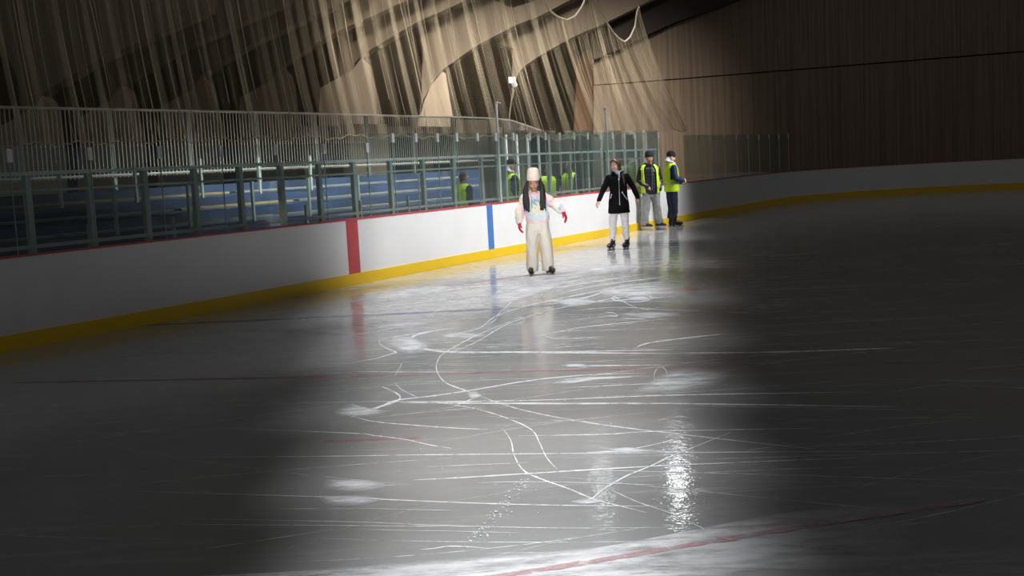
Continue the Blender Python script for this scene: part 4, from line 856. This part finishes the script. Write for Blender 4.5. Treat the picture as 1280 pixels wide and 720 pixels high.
# ---- generic vested person, used for the right guard and the figures behind the glass -----
def vested(loc, rotz, label, sc, topm, vestm, pantm, skin, hat=None, fleece=False, arms='side', hairm=None, skates=True, vox=0.011, yaw=0.0):
    Pn = thing('person', label, 'person', loc, rotz, None, sc)
    if arms == 'side':
        J = dict(shr=(-0.19, 0, 1.38), elr=(-0.25, 0.03, 1.12), wrr=(-0.23, -0.06, 0.90), shl=(0.19, 0, 1.38), ell=(0.25, 0.03, 1.12), wrl=(0.23, -0.06, 0.90))
    else:
        J = dict(shr=(-0.19, 0, 1.38), elr=(-0.26, -0.02, 1.12), wrr=(-0.12, -0.25, 1.06), shl=(0.19, 0, 1.38), ell=(0.26, -0.02, 1.12), wrl=(0.10, -0.26, 1.02))
    J.update(neck=(0, 0.01, 1.47), hip=(0, 0, 0.90), hpr=(-0.09, 0, 0.86), knr=(-0.10, -0.02, 0.48), anr=(-0.11, 0.02, 0.13), hpl=(0.09, 0, 0.86), knl=(0.10, -0.02, 0.48), anl=(0.11, 0.02, 0.13), pnr=(0.8, 0.5, 0), pnl=(-0.8, 0.5, 0))
    HM = head_mat((0.0, -0.015, 1.605), yaw, 0.1 if fleece else 0.0)
    body(Pn, J, HM, skin, 1.0, vox=vox*0.75); face(Pn, HM)
    bm = bmesh.new(); zloft(bm, [(0.84, 0, 0, 0.170, 0.125), (0.90, 0, 0, 0.182, 0.14), (1.05, 0, 0, 0.182, 0.145), (1.20, 0, 0, 0.190, 0.14), (1.34, 0, 0, 0.195, 0.12), (1.42, 0, 0.005, 0.14, 0.09), (1.465, 0, 0.01, 0.08, 0.07)], 24)
    sleeve(bm, J, 'r', 0.068, 0.064, 0.048, 0.98); sleeve(bm, J, 'l', 0.068, 0.064, 0.048, 0.98); obj('jacket', crumple(fuse(bm, vox, 3), 0.014, 9), topm, Pn, True)
    if vestm:
        bm = bmesh.new(); vr = [(0.82, 0, 0, 0.200, 0.160), (0.95, 0, 0, 0.204, 0.164), (1.1, 0, 0, 0.206, 0.164), (1.22, 0, 0, 0.212, 0.160), (1.31, 0, 0, 0.222, 0.150), (1.37, 0, 0, 0.222, 0.135), (1.43, 0, 0.005, 0.175, 0.112), (1.475, 0, 0.01, 0.11, 0.095)]
        arcshell(bm, vr, 0.06, 2*PI-0.06, 0.010, 48)
        dl = [f for f in bm.faces if abs(f.calc_center_median().x) > 0.14 and 1.13 < f.calc_center_median().z < 1.39 and -0.09 < f.calc_center_median().y < 0.09]
        bmesh.ops.delete(bm, geom=dl, context='FACES'); v = obj('hi_vis_vest', bm, vestm, Pn)
        bm = bmesh.new(); arcshell(bm, [(0.98, 0, 0, 0.216, 0.176), (1.03, 0, 0, 0.217, 0.176)], 0.06, 2*PI-0.06, 0.003, 40); obj('reflective_band', bm, M['limestripe'], v)
    bm = bmesh.new()
    trouser(bm, [(0.76, 0, 0, 0.12, 0.10), (0.80, 0, 0, 0.175, 0.12), (0.94, 0, 0, 0.16, 0.11)],
      [[(0.84, s_*0.09, 0, 0.098, 0.11), (0.66, s_*0.095, 0, 0.092, 0.105), (0.48, s_*0.10, -0.01, 0.080, 0.09), (0.3, s_*0.105, 0, 0.076, 0.088), (0.20, s_*0.11, 0.02, 0.072, 0.088)] for s_ in (-1, 1)])
    obj('trousers', crumple(fuse(bm, vox, 3), 0.015, 9, 2.0), pantm, Pn, True)
    if hat: beanie(Pn, HM, hat)
    elif hairm:
        bm = bmesh.new(); ell(bm, HM @ Vector((0, 0.03, 0.045)), (0.084, 0.088, 0.085)); ell(bm, HM @ Vector((0, 0.05, -0.01)), (0.078, 0.058, 0.08)); obj('hair', fuse(bm, 0.009, 1), hairm, Pn, True)
    if fleece:
        bm = bmesh.new(); q = [(0.105*math.cos(a/12*2*PI), 0.02+0.10*math.sin(a/12*2*PI), 1.50+0.045*math.sin(a/12*2*PI)) for a in range(13)]
        limb(bm, [(*p_, 0.036) for p_ in q]); ell(bm, (0, 0.085, 1.55), (0.095, 0.045, 0.085)); obj('fleece_hood', crumple(fuse(bm, 0.009, 1), 0.02, 25), M['fur'], Pn, True)
    for s_ in (-1, 1):
        if skates: skate(Pn, s_*0.11, -0.02, -s_*0.05, M['bootblack'], M['bootblack'], 1.05, 0.27, 0.045)
        else:
            bm = bmesh.new(); limb(bm, [(s_*0.11, 0.06, 0.05, 0.045), (s_*0.11, -0.06, 0.045, 0.045), (s_*0.11, -0.13, 0.035, 0.034)]); obj('shoe', fuse(bm, 0.009, 1), M['bootblack'], Pn, True)
    return Pn
g = ground(841.5, 283.2)
vested(g, PI*0.56, 'person in closed lime vest, navy jacket, white fleece hood and black beanie', 1.12, M['navyblue'], M['lime'], M['navy'], M['skin_pale'], hat=M['blackknit'], fleece=True, arms='front')
def behind(px, off, hpx, rz, label, **k):
    uu = bz(px, 200, off)[0]; p_ = bpt(uu, off, 0); Y = p_.y
    top = bz(px, hpx, off)[1]; return vested(p_, rz, label, top/1.74, vox=0.013, skates=False, **k)
behind(577, 1.3, 214, 2.3, 'person in lime vest and navy jacket behind the glass near the bleachers', topm=M['navy'], vestm=M['lime'], pantm=M['jeans'], skin=M['skin_tan'], hairm=M['brownhair'])
behind(638, 1.3, 200, 1.9, 'lime vested figure for the guard reflected in the glass, just left of the cream beanie skater', topm=M['navyblue'], vestm=M['lime'], pantm=M['jeans'], skin=M['skin_pale'], hat=M['blackknit'], fleece=True)  # solid figure standing in for a guard's reflection in the glass
behind(683, 1.6, 206, 0.4, 'person in lime vest behind the glass just right of the long black hair', topm=M['navyblue'], vestm=M['lime'], pantm=M['navy'], skin=M['skin_tan'], hairm=M['blackhair'])
behind(711, 1.5, 202, -0.7, 'person in navy jacket and lime vest behind the glass between the two skaters', topm=M['navy'], vestm=M['lime'], pantm=M['navy'], skin=M['skin_red'], hairm=M['brownhair'], arms='front')
OVERHEAD, FRONT, BROW, NROW, WROW, HALL = 0.95, 22.0, 14.5, 20.0, 66.0, 350.0
# ------------------------------------------------------------------ LIGHT
w = bpy.data.worlds.new('world'); bpy.context.scene.world = w; w.use_nodes = True
w.node_tree.nodes['Background'].inputs[0].default_value = (0.97, 0.98, 1.0, 1); w.node_tree.nodes['Background'].inputs[1].default_value = 0.060
def lamp(name, loc, target, sx, sy, spread, power, col=(0.98, 0.985, 1.0)):
    d = bpy.data.lights.new(name, 'AREA'); d.shape = 'RECTANGLE'; d.size = sx; d.size_y = sy; d.spread = math.radians(spread); d.energy = power; d.color = col
    o = bpy.data.objects.new(name, d); C.objects.link(o); o.location = loc
    o.rotation_euler = (Vector(target)-Vector(loc)).to_track_quat('-Z', 'Y').to_euler(); return o
# added overhead lights, kept narrow so the rink's sides stay dim
for Y, L_, z in ((5.6, 1.8, 5.5), (7.6, 2.0, 5.5), (10.0, 2.6, 6.0), (13.0, 3.2, 6.5), (17.0, 4.2, 7.5), (22.5, 5.8, 8.0), (29.5, 6.5, 9.0), (37.0, 7.0, 10.5)):
    wd = 0.265*Y; lamp('added_overhead_light', (0.0, Y, z), (0.0, Y, 0), wd, L_, 16, 3.3*wd*L_*OVERHEAD*(1.35 if Y < 9 else (1.4 if Y > 26 else 1.0)))
lamp('added_front_fill', (0, -0.5, 7.0), (0.9, 22, 0.6), 1.0, 0.8, 12, FRONT)  # added front fill from above the camera

UE = bz(836, 280.6)[0]
for u in [1.5+(UE-2.2)*k/5 for k in range(6)]:                # added fill lights over the ice for the boards and the net above
    a = bpt(u, -7.0, 7.0); lamp('added_board_fill', a, bpt(u, 0, 1.0), 2.4, 0.6, 22, BROW*(1.0+0.03*u))
    a = bpt(u, -6.0, 7.5); lamp('added_net_fill', a, bpt(u, 0.4, 3.9), 2.4, 0.6, 24, NROW, (1.0, 0.97, 0.93))
for u in [2.4+(UE-4.0)*k/4 for k in range(5)]:                      # added fill over the walkway to brighten what stands behind the glass
    lamp('added_walkway_fill', bpt(u, 0.9, 7.2), bpt(u+1.0, 5.0, 1.0), 2.4, 0.8, 40, WROW, (1.0, 0.98, 0.94))
lamp('added_vault_fill', (0.7, 27.5, 9.5), (0.9, 43, 4.4), 8.5, 1.0, 30, HALL, (1.0, 0.95, 0.88))  # added flood behind the net to brighten the vaults
for px, pw_ in ((734, 0.25), (832, 0.8)):               # high strip lamps over the far end, mirrored in the near ice
    q = at_y(px, 205, 33.0); lamp('end_strip_lamp', (q.x, 33.0, 7.3), (q.x*0.3, 6, 0), 0.3, 0.9, 50, pw_)
sc = bpy.context.scene
sc.view_settings.view_transform = 'Standard'; sc.view_settings.look = 'None'; sc.view_settings.exposure = 0.0; sc.view_settings.gamma = 1.0
sc.view_settings.use_curve_mapping = False
sc.cycles.transparent_max_bounces = 32
